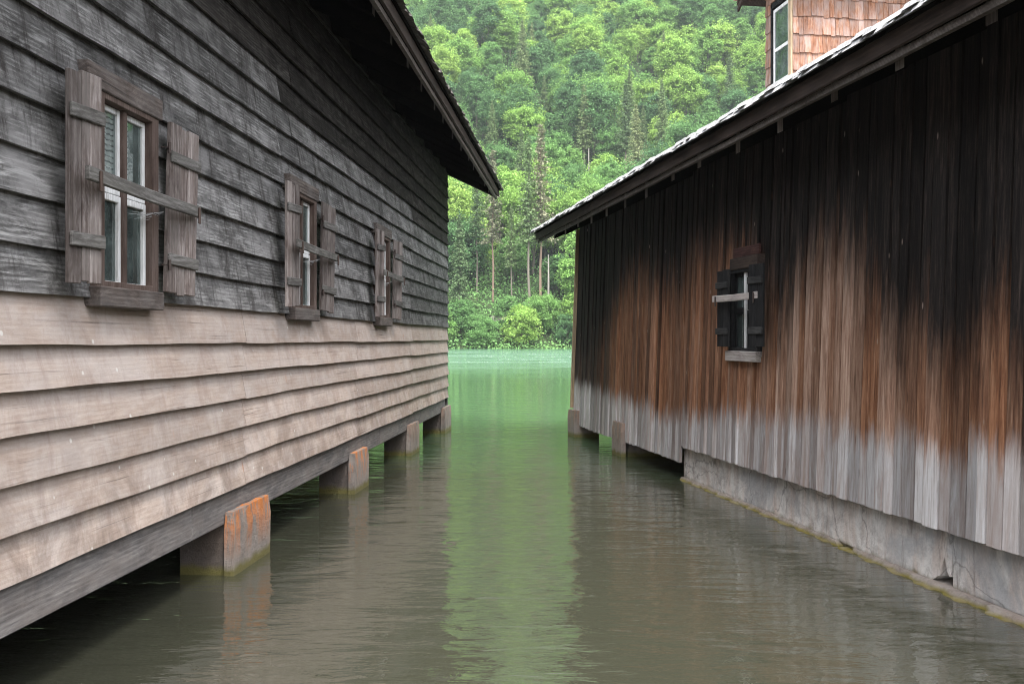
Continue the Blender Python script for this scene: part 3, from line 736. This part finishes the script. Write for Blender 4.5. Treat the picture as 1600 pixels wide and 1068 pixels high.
m = MB(); m.box((D1 - .05, DY - .06, dz0), (D1 + .038, DY - .031, 7.0)); m.build('corner_trim', M['corner'], dorm, .004)
m = MB(); m.box((D0 + .171, DY - .03, dz0), (D0 + .22, DY + .06, 6.6)); m.box((D1 - .11, DY - .03, dz0), (D1 - .055, DY + .06, 6.6)); m.box((D0 + .17, DY - .03, 6.53), (D1 - .055, DY + .06, 6.6)); m.build('window_casing', M['black_wood'], dorm)
m = MB(); a, b = D0 + .23, D1 - .12
for (p, q, z0, z1) in ((a, a + .045, 4.95, 6.50), (b - .045, b, 4.95, 6.50), (a + .045, b - .045, 6.45, 6.50), (a + .045, b - .045, 5.86, 5.91), (a + .045, b - .045, 5.38, 5.42)):
    m.box((p, DY - .012, z0), (q, DY + .02, z1))
m.build('sash', M['white'], dorm, .003)
m = MB(); m.add([(a + .04, DY, 4.95), (b - .04, DY, 4.95), (b - .04, DY, 6.46), (a + .04, DY, 6.46)], [(0, 1, 2, 3)]); m.build('pane', M['glass'], dorm)
# dormer roof: gable with its ridge running inwards
m = MB(); cx = (D0 + D1) / 2; ov = .36; pt = .62
for sgn in (-1, 1):
    xe = cx + sgn * ((D1 - D0) / 2 + ov); ze = dze + .05
    zr = ze + pt * abs(xe - cx)
    for k in range(4):
        f0, f1 = k / 4, (k + 1) / 4 + .03
        xa, xb = xe + (cx - xe) * f0, xe + (cx - xe) * min(1, f1); za, zb2 = ze + (zr - ze) * f0, ze + (zr - ze) * min(1, f1)
        y = DY - .40
        while y < DY + dlen:
            w = rnd.uniform(.1, .18); l = rnd.uniform(.018, .035); j = rnd.uniform(-.02, .02)
            m.strip([[(xa - sgn * 0 + sgn * j, q, za + l), (xb, q, zb2 + .004), (xb, q, zb2 + .02), (xa + sgn * j, q, za + l + .016)] for q in (y + .002, y + w - .002)], rnd.random()); y += w
m.build('dormer_roof', M['orange_shingle'], dorm)
m = MB()
for sgn in (-1, 1):
    xe = cx + sgn * ((D1 - D0) / 2 + ov - .03); ze = dze + .045; zr = ze + pt * abs(xe - cx)
    m.strip([[(xe, q, ze - .05), (cx, q, zr - .05), (cx, q, zr), (xe, q, ze)] for q in (DY - .36, DY + dlen)], .2)
    m.strip([[(xe, q, ze - .15), (cx, q, zr - .15), (cx, q, zr - .052), (xe, q, ze - .052)] for q in (DY - .35, DY - .32)], .6)
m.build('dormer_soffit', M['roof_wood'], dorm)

# ================================================================== WATER, BED, HILL
def water_mat():
    m, t = new_mat('lake_water')
    g = N(t, 'NewGeometry'); pos = g.outputs['Position']; sx = N(t, 'SeparateXYZ'); L(t, pos, sx.inputs[0]); Y = sx.outputs[1]
    def nz(scale, det=3, rough=.5, dist=0.0):
        mp = N(t, 'Mapping'); mp.inputs['Scale'].default_value = scale; L(t, pos, mp.inputs[0]); return noise(t, mp.outputs[0], 1, det, rough, dist)
    r1 = nz((1.5, 5.0, 1), 3, .5, .9); r2 = nz((1.2, 2.2, 1), 2, .5, .8); r3 = nz((6, 15, 1), 3, .6, .8)
    h = math_(t, 'ADD', math_(t, 'MULTIPLY', r1, .0085), math_(t, 'ADD', math_(t, 'MULTIPLY', r2, .017), math_(t, 'MULTIPLY', r3, .0026)))
    # wind-ruffled belt out on the lake
    a = N(t, 'MapRange', interpolation_type='SMOOTHSTEP'); a.inputs['From Min'].default_value = 30; a.inputs['From Max'].default_value = 75; L(t, Y, a.inputs[0])
    b = N(t, 'MapRange', interpolation_type='SMOOTHSTEP'); b.inputs['From Min'].default_value = 175; b.inputs['From Max'].default_value = 120; L(t, Y, b.inputs[0])
    belt = math_(t, 'MULTIPLY', math_(t, 'MULTIPLY', a.outputs[0], b.outputs[0]), ramp(t, nz((.10, .22, 1), 5, .65, .5), [(.36, .1), (.62, 1)]))
    r4 = nz((2.2, 3.5, 1), 3, .6)
    h = math_(t, 'ADD', h, math_(t, 'MULTIPLY', math_(t, 'MULTIPLY', r4, belt), .34))
    bn = N(t, 'Bump'); bn.inputs['Strength'].default_value = 1.0; bn.inputs['Distance'].default_value = 1.0; L(t, h, bn.inputs['Height'])
    gl = N(t, 'BsdfGlossy'); gl.inputs[0].default_value = (1, 1, 1, 1)
    rr = math_(t, 'ADD', math_(t, 'MULTIPLY', belt, .06), .02); L(t, rr, gl.inputs['Roughness']); L(t, bn.outputs[0], gl.inputs['Normal'])
    # suspended silt: brown-grey between the houses, milky green on the open lake
    c1 = N(t, 'MapRange', interpolation_type='SMOOTHSTEP'); c1.inputs['From Min'].default_value = 10.0; c1.inputs['From Max'].default_value = 21
    Yn = math_(t, 'ADD', Y, math_(t, 'MULTIPLY', math_(t, 'SUBTRACT', nz((.35, .5, 1), 4), .5), 7)); L(t, Yn, c1.inputs[0])
    silt = mix(t, c1.outputs[0], (.078, .080, .056), (.125, .265, .12))
    c2 = N(t, 'MapRange'); c2.inputs['From Min'].default_value = 28; c2.inputs['From Max'].default_value = 75; L(t, Y, c2.inputs[0])
    silt = mix(t, c2.outputs[0], silt, (.15, .31, .19))
    df = N(t, 'BsdfDiffuse'); L(t, silt, df.inputs[0])
    tr = N(t, 'BsdfTransparent'); tr.inputs[0].default_value = (.62, .66, .45, 1)
    m1 = N(t, 'MixShader'); m1.inputs[0].default_value = .50; L(t, tr.outputs[0], m1.inputs[1]); L(t, df.outputs[0], m1.inputs[2])
    fr = N(t, 'Fresnel'); fr.inputs[0].default_value = 2.75; L(t, bn.outputs[0], fr.inputs['Normal'])
    m2 = N(t, 'MixShader'); L(t, fr.outputs[0], m2.inputs[0]); L(t, m1.outputs[0], m2.inputs[1]); L(t, gl.outputs[0], m2.inputs[2])
    o = N(t, 'OutputMaterial'); L(t, m2.outputs[0], o.inputs[0]); return m
me = bpy.data.meshes.new('water'); me.from_pydata([(-900, -60, 0), (900, -60, 0), (900, 260, 0), (-900, 260, 0)], [], [(0, 1, 2, 3)])
me.materials.append(water_mat()); wa = bpy.data.objects.new('water', me); COL.objects.link(wa); wa['kind'] = 'structure'

SH = 178.0
def shore(x): return SH + 2.5 * math.sin(x * .045 + 1) + 1.2 * math.sin(x * .13)
def hill(x, y):
    t = y - shore(x)
    if t < 0: return max(-3.0, t * .4) if y > 60 else -3.0
    b = .64 * t + 2.2 * math.sin(x * .06 + y * .03) * min(1, t / 25) + 3.5 * math.sin(x * .021 - y * .043 + 2) * min(1, t / 40) + 1.2 * math.sin(x * .17 + y * .11) * min(1, t / 20)
    if t > 200: b += (t - 200) * .30  # unseen upper slope raised to keep bright sky out of the water reflections
    return min(t, 1.2) * .8 + b
def ground_mat():
    m, t = new_mat('forest_ground'); g = N(t, 'NewGeometry'); n1 = noise(t, g.outputs['Position'], .25, 6, .6); n2 = noise(t, g.outputs['Position'], 1.6, 5, .65)
    col = ramp(t, n1, [(.35, (.018, .03, .012)), (.5, (.035, .055, .018)), (.68, (.07, .06, .035))]); col = mix(t, n2, col, (.02, .045, .012), 'MIX')
    z = N(t, 'SeparateXYZ'); L(t, g.outputs['Position'], z.inputs[0])
    f = N(t, 'MapRange'); f.inputs['From Min'].default_value = -.05; f.inputs['From Max'].default_value = -.35; L(t, z.outputs[2], f.inputs[0])
    col = mix(t, f.outputs[0], col, (.085, .07, .04)); finish(t, col, .95, n2, .5, .2); return m
xs = np.linspace(-620, 620, 156); ys = np.concatenate([np.array([-60., 0, 8, 20, 60, 120, 165]), np.linspace(170, 500, 110), np.linspace(520, 900, 30)])
vs = [(float(x), float(y), hill(x, y) if y > 100 else (-.9 if y < 10 else (-1.6 if y < 30 else -3.0))) for y in ys for x in xs]
nx = len(xs); fs = [(j * nx + i, j * nx + i + 1, (j + 1) * nx + i + 1, (j + 1) * nx + i) for j in range(len(ys) - 1) for i in range(nx - 1)]
me = bpy.data.meshes.new('terrain'); me.from_pydata(vs, [], fs); me.materials.append(ground_mat()); me.shade_smooth()
te = bpy.data.objects.new('terrain', me); COL.objects.link(te); te['kind'] = 'structure'

# ================================================================== TREES
def leaf_mat(name, stops, trans=.35, sat_noise=.4):
    m, t = new_mat(name)
    oi = N(t, 'ObjectInfo'); a = N(t, 'Attribute', attribute_name='rnd'); osx = N(t, 'SeparateColor'); L(t, oi.outputs['Color'], osx.inputs[0])
    g = N(t, 'NewGeometry'); big = noise(t, g.outputs['Position'], .045, 3, .6)
    f = math_(t, 'ADD', math_(t, 'MULTIPLY', osx.outputs[0], .8), math_(t, 'MULTIPLY', big, .2))
    col = ramp(t, f, stops)
    br = math_(t, 'ADD', math_(t, 'MULTIPLY', a.outputs['Fac'], 1.1), .45)
    hs = N(t, 'HueSaturation'); L(t, br, hs.inputs['Value']); L(t, col, hs.inputs['Color'])
    df = N(t, 'BsdfDiffuse'); L(t, hs.outputs[0], df.inputs[0]); tl = N(t, 'BsdfTranslucent'); L(t, hs.outputs[0], tl.inputs[0])
    mx = N(t, 'MixShader'); mx.inputs[0].default_value = trans; L(t, df.outputs[0], mx.inputs[1]); L(t, tl.outputs[0], mx.inputs[2])
    o = N(t, 'OutputMaterial'); L(t, mx.outputs[0], o.inputs[0]); return m
M['leaf'] = leaf_mat('broad_leaves', [(.1, (.095, .19, .085)), (.4, (.165, .31, .10)), (.65, (.24, .40, .10)), (.9, (.33, .48, .12))], .33)
M['needle'] = leaf_mat('spruce_needles', [(.2, (.14, .21, .10)), (.5, (.20, .28, .12)), (.8, (.28, .32, .16))], .25)
M['dead_needle'] = leaf_mat('withered_needles', [(.2, (.19, .20, .13)), (.8, (.27, .26, .17))], .25)
M['bark'] = flat_mat('grey_bark', (.20, .17, .14), .95)
M['red_bark'] = flat_mat('red_bark', (.24, .165, .125), .95)
M['white_bark'] = flat_mat('bare_white_wood', (.38, .35, .31), .9)
NP = np.random.default_rng(11)
def leaves_mesh(name, P, Nn, size, mat, rv=None):
    n = len(P)
    Nn = Nn / np.maximum(1e-6, np.linalg.norm(Nn, axis=1, keepdims=True))
    rr = NP.normal(size=(n, 3)); A = np.cross(Nn, rr); A /= np.maximum(1e-6, np.linalg.norm(A, axis=1, keepdims=True)); B = np.cross(Nn, A)
    s = size.reshape(-1, 1) if hasattr(size, 'reshape') else np.full((n, 1), size)
    a = A * s * .62; b = B * s * .42
    V = np.stack([P - a, P - b * 1.0, P + a, P + b], axis=1).reshape(-1, 3)
    me = bpy.data.meshes.new(name)
    me.vertices.add(n * 4); me.vertices.foreach_set('co', V.astype(np.float32).ravel())
    me.loops.add(n * 4); me.loops.foreach_set('vertex_index', np.arange(n * 4, dtype=np.int32))
    me.polygons.add(n); me.polygons.foreach_set('loop_start', np.arange(0, n * 4, 4, dtype=np.int32))
    at = me.attributes.new('rnd', 'FLOAT', 'FACE'); at.data.foreach_set('value', (NP.random(n) if rv is None else rv).astype(np.float32))
    me.materials.append(mat); me.update(calc_edges=True); me.validate(); return me
def broad_crown(h, rad, cb, nl, leaves, size):
    """lobed broadleaf crown: h height, cb height of the crown base"""
    Ps, Ns, Rv = [], [], []
    k = 0
    lobes = []
    cz = (h + cb) / 2; hz = (h - cb) / 2
    for i in range(nl):
        d = NP.normal(size=3); d /= np.linalg.norm(d)
        if d[2] < -.75: d[2] *= -.6
        q = np.array([d[0] * rad * .74, d[1] * rad * .74, cz + d[2] * hz * .80]) * NP.uniform(.72, 1.08)
        lobes.append((q, rad * NP.uniform(.16, .36)))
    per = leaves // nl
    for q, r in lobes:
        d = NP.normal(size=(per, 3)); d /= np.linalg.norm(d, axis=1, keepdims=True)
        d[:, 2] = np.where(d[:, 2] < -.35, -d[:, 2], d[:, 2])
        rr = r * (1.12 - .55 * NP.random((per, 1)) ** 1.6) * (1 + .16 * np.sin(d[:, :1] * 7 + d[:, 1:2] * 9 + q[0]))
        Ps.append(q + d * rr * np.array([1, 1, .74])); Ns.append(d * .6 + np.array([0, 0, .65]) + NP.normal(size=(per, 3)) * .55)
        Rv.append(np.clip(NP.random(per) * .6 + NP.uniform(0, .4), 0, 1))
    nx_ = leaves // 9; d = NP.normal(size=(nx_, 3)); d /= np.linalg.norm(d, axis=1, keepdims=True)
    sprig = np.repeat(NP.normal(size=(nx_ // 8 + 1, 3)), 8, axis=0)[:nx_]; sprig /= np.linalg.norm(sprig, axis=1, keepdims=True); rs = np.repeat(NP.uniform(.75, 1.15, (nx_ // 8 + 1, 1)), 8, axis=0)[:nx_]
    Ps.append(np.array([0, 0, cz]) + sprig * rs * np.array([rad, rad, hz]) + NP.normal(size=(nx_, 3)) * .28); Ns.append(sprig * .4 + NP.normal(size=(nx_, 3)) * .6); Rv.append(NP.random(nx_))
    P = np.concatenate(Ps); P[:, 2] = np.maximum(P[:, 2], cb * .55); return P, np.concatenate(Ns), np.concatenate(Rv) , size * NP.uniform(.6, 1.25, len(P))
def trunk_mesh(h, r, mat, lean=0.0, limbs=None, top=.2):
    m = MB(); n = 8
    pts = [(lean * (i / n) ** 1.5 * h + .12 * math.sin(i * 1.3), .12 * math.sin(i * 2.1), -1.0 + (h + 1.0) * i / n) for i in range(n + 1)]
    m.tube(pts, [r * (1 - (1 - top) * i / n) for i in range(n + 1)], 6, .5)
    for (p0, p1, r0) in (limbs or []):
        p0, p1 = Vector(p0), Vector(p1); q = (p0 + p1) / 2 + Vector((0, 0, -.25)); m.tube([p0, q, p1], [r0, r0 * .7, r0 * .3], 5, .5)
    me = bpy.data.meshes.new('trunk'); me.from_pydata(m.v, [], m.f); me.materials.append(mat)
    return me
BROAD = []
for i in range(8):
    h = [15, 17, 13, 18, 14, 16, 12, 19][i]; rad = [5.0, 5.6, 4.6, 5.2, 5.8, 4.4, 4.8, 6.2][i]; cb = h * [.20, .25, .15, .28, .12, .2, .1, .22][i]
    P, Nn, Rv, sz = broad_crown(h, rad, cb, [52, 60, 44, 56, 64, 44, 48, 68][i], 21000, .34)
    limbs = [((0, 0, cb * .9), (math.cos(k * 1.9 + i) * rad * .6, math.sin(k * 1.9 + i) * rad * .6, cb + (h - cb) * .5), .14) for k in range(5)]
    BROAD.append((leaves_mesh('crown', P, Nn, sz, M['leaf'], Rv), trunk_mesh(h * .8, .28, M['bark'], 0, limbs)))
def spruce(h, rad, cb, mat, bark, dens=1.0, thin=1.0):
    Ps, Ns = [], []
    z = cb
    tw = []
    while z < h:
        f = (h - z) / (h - cb); L_ = rad * (f ** .8) * NP.uniform(.7, 1.1) + .25
        nb = max(3, int(6 * dens))
        for b in range(nb):
            if NP.random() > thin: continue
            an = NP.uniform(0, 6.283); nq = max(3, int(L_ * 9))
            t = (np.arange(nq) + NP.random(nq)) / nq
            Lb = L_ * NP.uniform(.55, 1.1)
            x = np.cos(an) * t * Lb; y = np.sin(an) * t * Lb; zz = z - t * Lb * .35 + .12 * Lb * t ** 2
            side = NP.normal(size=(nq, 3)) * np.array([.14, .14, .10]) * (1 + (1 - t)[:, None] * .7)
            P = np.stack([x, y, zz], 1) + side - np.array([0, 0, .12]); Ps.append(P)
            n = NP.normal(size=(nq, 3)) * .5 + np.array([np.cos(an) * .3, np.sin(an) * .3, .8]); Ns.append(n)
            if b < 2: tw.append(((0, 0, z), (math.cos(an) * Lb * .8, math.sin(an) * Lb * .8, z - Lb * .22), .035))
        z += NP.uniform(.28, .5) * (1 if f > .3 else .7)
    P = np.concatenate(Ps); Nn = np.concatenate(Ns)
    for k in range(7): # bare stubs below the crown
        zz = NP.uniform(cb * .5, cb); an = NP.uniform(0, 6.28); tw.append(((0, 0, zz), (math.cos(an) * 1.1, math.sin(an) * 1.1, zz - .2), .03))
    return leaves_mesh('crown', P, Nn, .31 * NP.uniform(.6, 1.3, len(P)), mat), trunk_mesh(h, .26, bark, 0, tw[:60], .12)
SPR = [spruce(24, 3.6, 6, M['needle'], M['bark'], 1.5), spruce(28, 3.9, 9, M['needle'], M['bark'], 1.4), spruce(31, 3.0, 13, M['needle'], M['bark'], 1.3, .9),
       spruce(30, 2.8, 12, M['dead_needle'], M['red_bark'], 1.2, .75)]

# the visible window of the far bank in the photograph's pixels, with some spare on every side
def px(x, y, z): return 800 + F * x / y, 530 - F * (z - HC) / y
def seen(x, y, ztop, zbot, rad):
    X, Yt = px(x, y, ztop); _, Yb = px(x, y, zbot); r = F * rad / y + 22
    if Yt > 560 or Yb < -60: return False
    for yy in (max(Yt, 0), (max(Yt, 0) + min(Yb, 545)) / 2, min(Yb, 545)):
        if yy < 0: continue
        lo = 628 + max(0, yy) * .507 if yy < 285 else 697
        hi = 1410 - yy / .62 if yy < 365 else 897
        if lo - r < X < hi + r: return True
    return False
G_B = 'broadleaf trees covering the far hillside'
G_S = 'spruces standing among the broadleaf trees'
count = 0
mass = []
def tree(kind, meshes, x, y, z, s, label, cat, group, rz=None, sz=None, tint=None):
    tint = NP.random() if tint is None else tint
    o = bpy.data.objects.new(kind, None); COL.objects.link(o); o.location = (x, y, z); o.rotation_euler = (0, 0, NP.uniform(0, 6.28) if rz is None else rz)
    o.scale = (s, s, s * (sz or 1)); o['label'] = label; o['category'] = cat
    if group: o['group'] = group
    c, t = meshes
    for nm, mm in (('trunk', t), ('crown', c)):
        if mm is None: continue
        k = bpy.data.objects.new(nm, mm); COL.objects.link(k); k.parent = o; k.color = (tint, tint, tint, 1)
    return o
def at_pixel(X, Y):
    """where the ray through a pixel of the photograph meets the hillside: used only to set out where trees stand"""
    dx, dz = (X - 800) / F, (530 - Y) / F
    d = 172.0
    while d < 600:
        if hill(dx * d, d) >= HC + dz * d: return dx * d, d, hill(dx * d, d)
        d += .25
    return dx * d, d, hill(dx * d, d)
# distinctive trees, each set out by where its foot stands
special = []
def special_tree(kind, mesh, X, Yfoot, Ytop, label, cat='tree', hmesh=30.0):
    x, y, z = at_pixel(X, Yfoot)
    H = (Yfoot - Ytop) * y / F; s = H / hmesh
    special.append((x, y)); return tree(kind, mesh, x, y, z, s, label, cat, None)
special_tree('spruce', SPR[0], 718, 500, 335, 'pale grey-green spruce close beside the left boathouse wall', hmesh=24)
special_tree('spruce', SPR[3], 770, 470, 235, 'spruce with a long bare reddish trunk below the left roof tip', hmesh=30)
special_tree('spruce', SPR[2], 745, 455, 250, 'spruce with a bare trunk just left of the reddish trunk', hmesh=31)
special_tree('spruce', SPR[2], 799, 480, 322, 'short slender spruce between the two boathouses', hmesh=31)
special_tree('spruce', SPR[2], 826, 492, 215, 'spruce with a straight grey trunk left of the right roof tip', hmesh=31)
special_tree('spruce', SPR[3], 845, 488, 195, 'withered brownish spruce rising behind the right roof tip', hmesh=30)
special_tree('spruce', SPR[1], 978, 285, 125, 'tall grey-green spruce with a pale bare lower trunk above the right roof', hmesh=28)
special_tree('spruce', SPR[0], 1035, 275, 140, 'broad grey-green spruce, rightmost of the pair above the right roof', hmesh=24)
special_tree('spruce', SPR[1], 1005, 262, 165, 'small spruce between two larger spruces above the right roof', hmesh=28)
special_tree('spruce', SPR[0], 815, 330, 205, 'greyish spruce in the middle of the forest above the gap', hmesh=24)
special_tree('spruce', SPR[1], 1140, 200, 85, 'dull green spruce near the dormer', hmesh=28)
# bare trunks
def bare(X, Yf, Yt, kind, mat, label, r=.22, limbs=None, lean=0.0):
    x, y, z = at_pixel(X, Yf); H = (Yf - Yt) * y / F
    m = MB(); n = 8
    m.tube([(lean * H * i / n, .1 * math.sin(i), -1 + (H + 1) * i / n) for i in range(n + 1)], [r * (1 - .55 * i / n) for i in range(n + 1)], 7, .5)
    for (f, dx_, up, rr_) in (limbs or []):
        p0 = Vector((lean * H * f, 0, H * f)); p1 = p0 + Vector((dx_, 0, up)); q = p0.lerp(p1, .5) + Vector((dx_ * .12, 0, -.1 * up)); m.tube([p0, q, p1], [rr_, rr_ * .7, rr_ * .25], 5, .5)
    o = m.build(kind, mat); o.location = (x, y, z); o['label'] = label; o['category'] = 'dead tree'; special.append((x, y)); return o
bare(857, 487, 398, 'tree_snag', M['white_bark'], 'pale broken tree trunk without branches beside the right boathouse', .26, [(.85, -.9, .5, .07)])
bare(920, 300, 232, 'tree_snag', M['white_bark'], 'thin pale bare trunk in the dark forest gap above the right roof', .20, [(.6, .7, 1.0, .05), (.3, -.6, .5, .05)])
bare(742, 62, -12, 'dead_tree', M['white_bark'], 'white forked bare tree at the top of the hillside', .30, [(.45, -3.2, 6.5, .14), (.62, 1.2, 5, .10), (.8, -1, 3, .07)])
x, y, z = at_pixel(905, 318)
m = MB(); m.tube([(-3.4, -1, 1.2), (0, 0, 3.4), (3.8, .6, 6.6)], [.16, .14, .08], 6, .5); o = m.build('fallen_trunk', M['white_bark']); o.location = (x, y, z); o['label'] = 'pale fallen trunk leaning through the bushes above the right roof'; o['category'] = 'fallen tree'
# pale rock on the bank
def rock_mesh(seed, sx_, sy_, sz_):
    rg = np.random.default_rng(seed); m = MB(); sec = []
    for k in range(8):
        th = math.pi * (k + .5) / 8; sec.append([(sx_ * math.sin(th) * math.cos(a) * (1 + .25 * math.sin(a * 3 + k + seed)), sy_ * math.sin(th) * math.sin(a), sz_ * math.cos(th) * (1 + .2 * math.sin(a * 2 + seed))) for a in np.linspace(0, 6.283, 11)[:-1]])
    m.strip(sec, .5); return m
x, y, z = at_pixel(783, 505)
o = rock_mesh(3, 1.9, 1.2, 1.0).build('rock', concrete_mat('bank_rock', (.27, .24, .22), (.14, .12, .11), None, moss=False)); o.location = (x, y - 1.0, z + .6); o['label'] = 'pale pinkish rock showing through the bushes on the far bank'; o['category'] = 'rock'

# shoreline trees, crowns down to the water
i = 0
for X in np.arange(-52, 56, 3.6):
    xx = X + NP.uniform(-1, 1); yy = shore(xx) + (NP.uniform(-.6, .6) if i % 2 else NP.uniform(2.0, 4.5)); i += 1
    if not seen(xx, yy, 9, 0, 4): mass.append((xx, yy, .7)); continue
    bi = (2, 6, 4)[i % 3]; s = NP.uniform(.48, .78)
    tree('shore_tree', BROAD[bi], xx, yy, hill(xx, yy) - 1.6 * s * (1.6 if bi != 6 else 1), s, 'low bushy green tree hanging over the water on the far shore', 'tree', 'bushy trees along the far shore')
# hillside
rows = []; placed = []
Y = SH + 7
while Y < 470:
    step = 6.6 + (Y - SH) * .012
    X = -260.0 + NP.uniform(0, 5)
    while X < 260:
        xx = X + NP.uniform(-2.6, 2.6); yy = Y + NP.uniform(-2.6, 2.6)
        z = hill(xx, yy); X += 8.2
        if any(abs(xx - a) < 3.0 and -9 < yy - b < 3.0 for a, b in special): continue
        s = NP.uniform(.62, 1.12); rows.append((xx, yy, z, s))
    Y += step
for (xx, yy, z, s) in rows:
    if count < 296 and seen(xx, yy, z + 15 * s, z + 8 * s, 4.5 * s):
        tn = NP.random()
        if NP.random() < .07:
            o = tree('spruce', SPR[int(NP.integers(0, 2))], xx, yy, z, s * .8, '', 'tree', G_S, tint=tn); kd = 'greyish spruce'
        else:
            o = tree('broadleaf_tree', BROAD[int(NP.integers(0, 8))], xx, yy, z - .5, s, '', 'tree', G_B, tint=tn); count += 1
            kd = ('dark blue-green' if tn < .33 else ('mid-green' if tn < .7 else 'bright yellow-green')) + ' broadleaf tree'
        placed.append((o, kd) + px(xx, yy, z + 11 * s))
    else: mass.append((xx, yy, s))
rows_n = ((-40, 'on the top slope'), (70, 'high on the slope'), (150, 'on the upper slope'), (240, 'on the lower slope'), (340, 'near the shore'), (440, 'just above the shore'))
cols_n = ((-900, 'at the left roof edge'), (740, 'left of centre'), (830, 'in the centre'), (930, 'right of centre'), (1040, 'above the right roof'), (1140, 'beside the dormer'))
cells = {}
for o, kd, X, Y_ in placed:
    rn = [n for lim, n in rows_n if Y_ >= lim or lim == -40][-1]; cn = [n for lim, n in cols_n if X >= lim][-1]
    cells.setdefault((kd, rn, cn), []).append((X, o))
ORD = ['first', 'second', 'third', 'fourth', 'fifth', 'sixth', 'seventh', 'eighth', 'ninth', 'tenth', 'eleventh', 'twelfth', 'thirteenth', 'fourteenth', 'fifteenth', 'sixteenth']
for (kd, rn, cn), lst in cells.items():
    lst.sort(key=lambda q: q[0])
    for i, (X, o) in enumerate(lst):
        o['label'] = kd + ' ' + rn + ', ' + cn + ('' if len(lst) == 1 else ', %s from left' % ORD[min(i, 15)])
sh = sorted([o for o in bpy.data.objects if o.name.startswith('shore_tree')], key=lambda o: o.location.x / o.location.y)
for i, o in enumerate(sh): o['label'] = '%s low bushy tree from the left along the far shore' % ORD[min(i, 15)]
print('trees', count, 'mass', len(mass))
# rest of the wood, outside the view or beyond it: one mass
Ps, Ns, Rv, Sz = [], [], [], []
for (xx, yy, s) in mass:
    if abs(xx) > 60 + (yy - SH) * .9 and NP.random() < .35: continue
    near = abs(xx) < 40 + (yy - SH) * .6 and yy < 330; n = 1100 if near else 170; lf = .42 if near else 1.0; d = NP.normal(size=(n, 3)); d /= np.linalg.norm(d, axis=1, keepdims=True); d[:, 2] = np.abs(d[:, 2]) - .25
    r = 4.8 * s * (1 + .25 * np.sin(d[:, :1] * 6 + xx) * np.sin(d[:, 1:2] * 5 + yy))
    Ps.append(np.array([xx, yy, hill(xx, yy) + 9.5 * s]) + d * r * np.array([1, 1, 1.15])); Ns.append(d + NP.normal(size=(n, 3)) * .4); Sz.append(NP.uniform(1.0, 1.9, n) * lf); Rv.append(NP.random(n))
me = leaves_mesh('forest_mass', np.concatenate(Ps), np.concatenate(Ns), np.concatenate(Sz), M['leaf'], np.concatenate(Rv)); o = bpy.data.objects.new('forest_mass', me); COL.objects.link(o); o.color = (.4, .4, .4, 1); o['kind'] = 'stuff'
# undergrowth on the slope
n = 120000
D = SH - 3 + (NP.random(n) ** 1.3) * 230; U = NP.uniform(-.14, .32, n); Xs = U * D
Zs = np.array([hill(a, b) for a, b in zip(Xs, D)])
P = np.stack([Xs, D, Zs + NP.random(n) ** 2 * 2.6], 1)
me = leaves_mesh('undergrowth', P, NP.normal(size=(n, 3)) * .5 + np.array([0, -.4, .8]), NP.uniform(.25, .55, n), M['leaf']); o = bpy.data.objects.new('undergrowth', me); COL.objects.link(o); o.color = (.3, .3, .3, 1); o['kind'] = 'stuff'

# ================================================================== HAZE over the lake
def haze(dens):
    m, t = new_mat('haze_air'); v = N(t, 'VolumePrincipled'); v.inputs['Color'].default_value = (.86, .93, .95, 1); v.inputs['Density'].default_value = dens; v.inputs['Anisotropy'].default_value = .2
    o = N(t, 'OutputMaterial'); L(t, v.outputs[0], o.inputs['Volume'])
    b = MB(); b.box((-640, -70, -5), (640, 920, 720)); h = b.build('haze', m); h['kind'] = 'stuff'
haze(.00022)
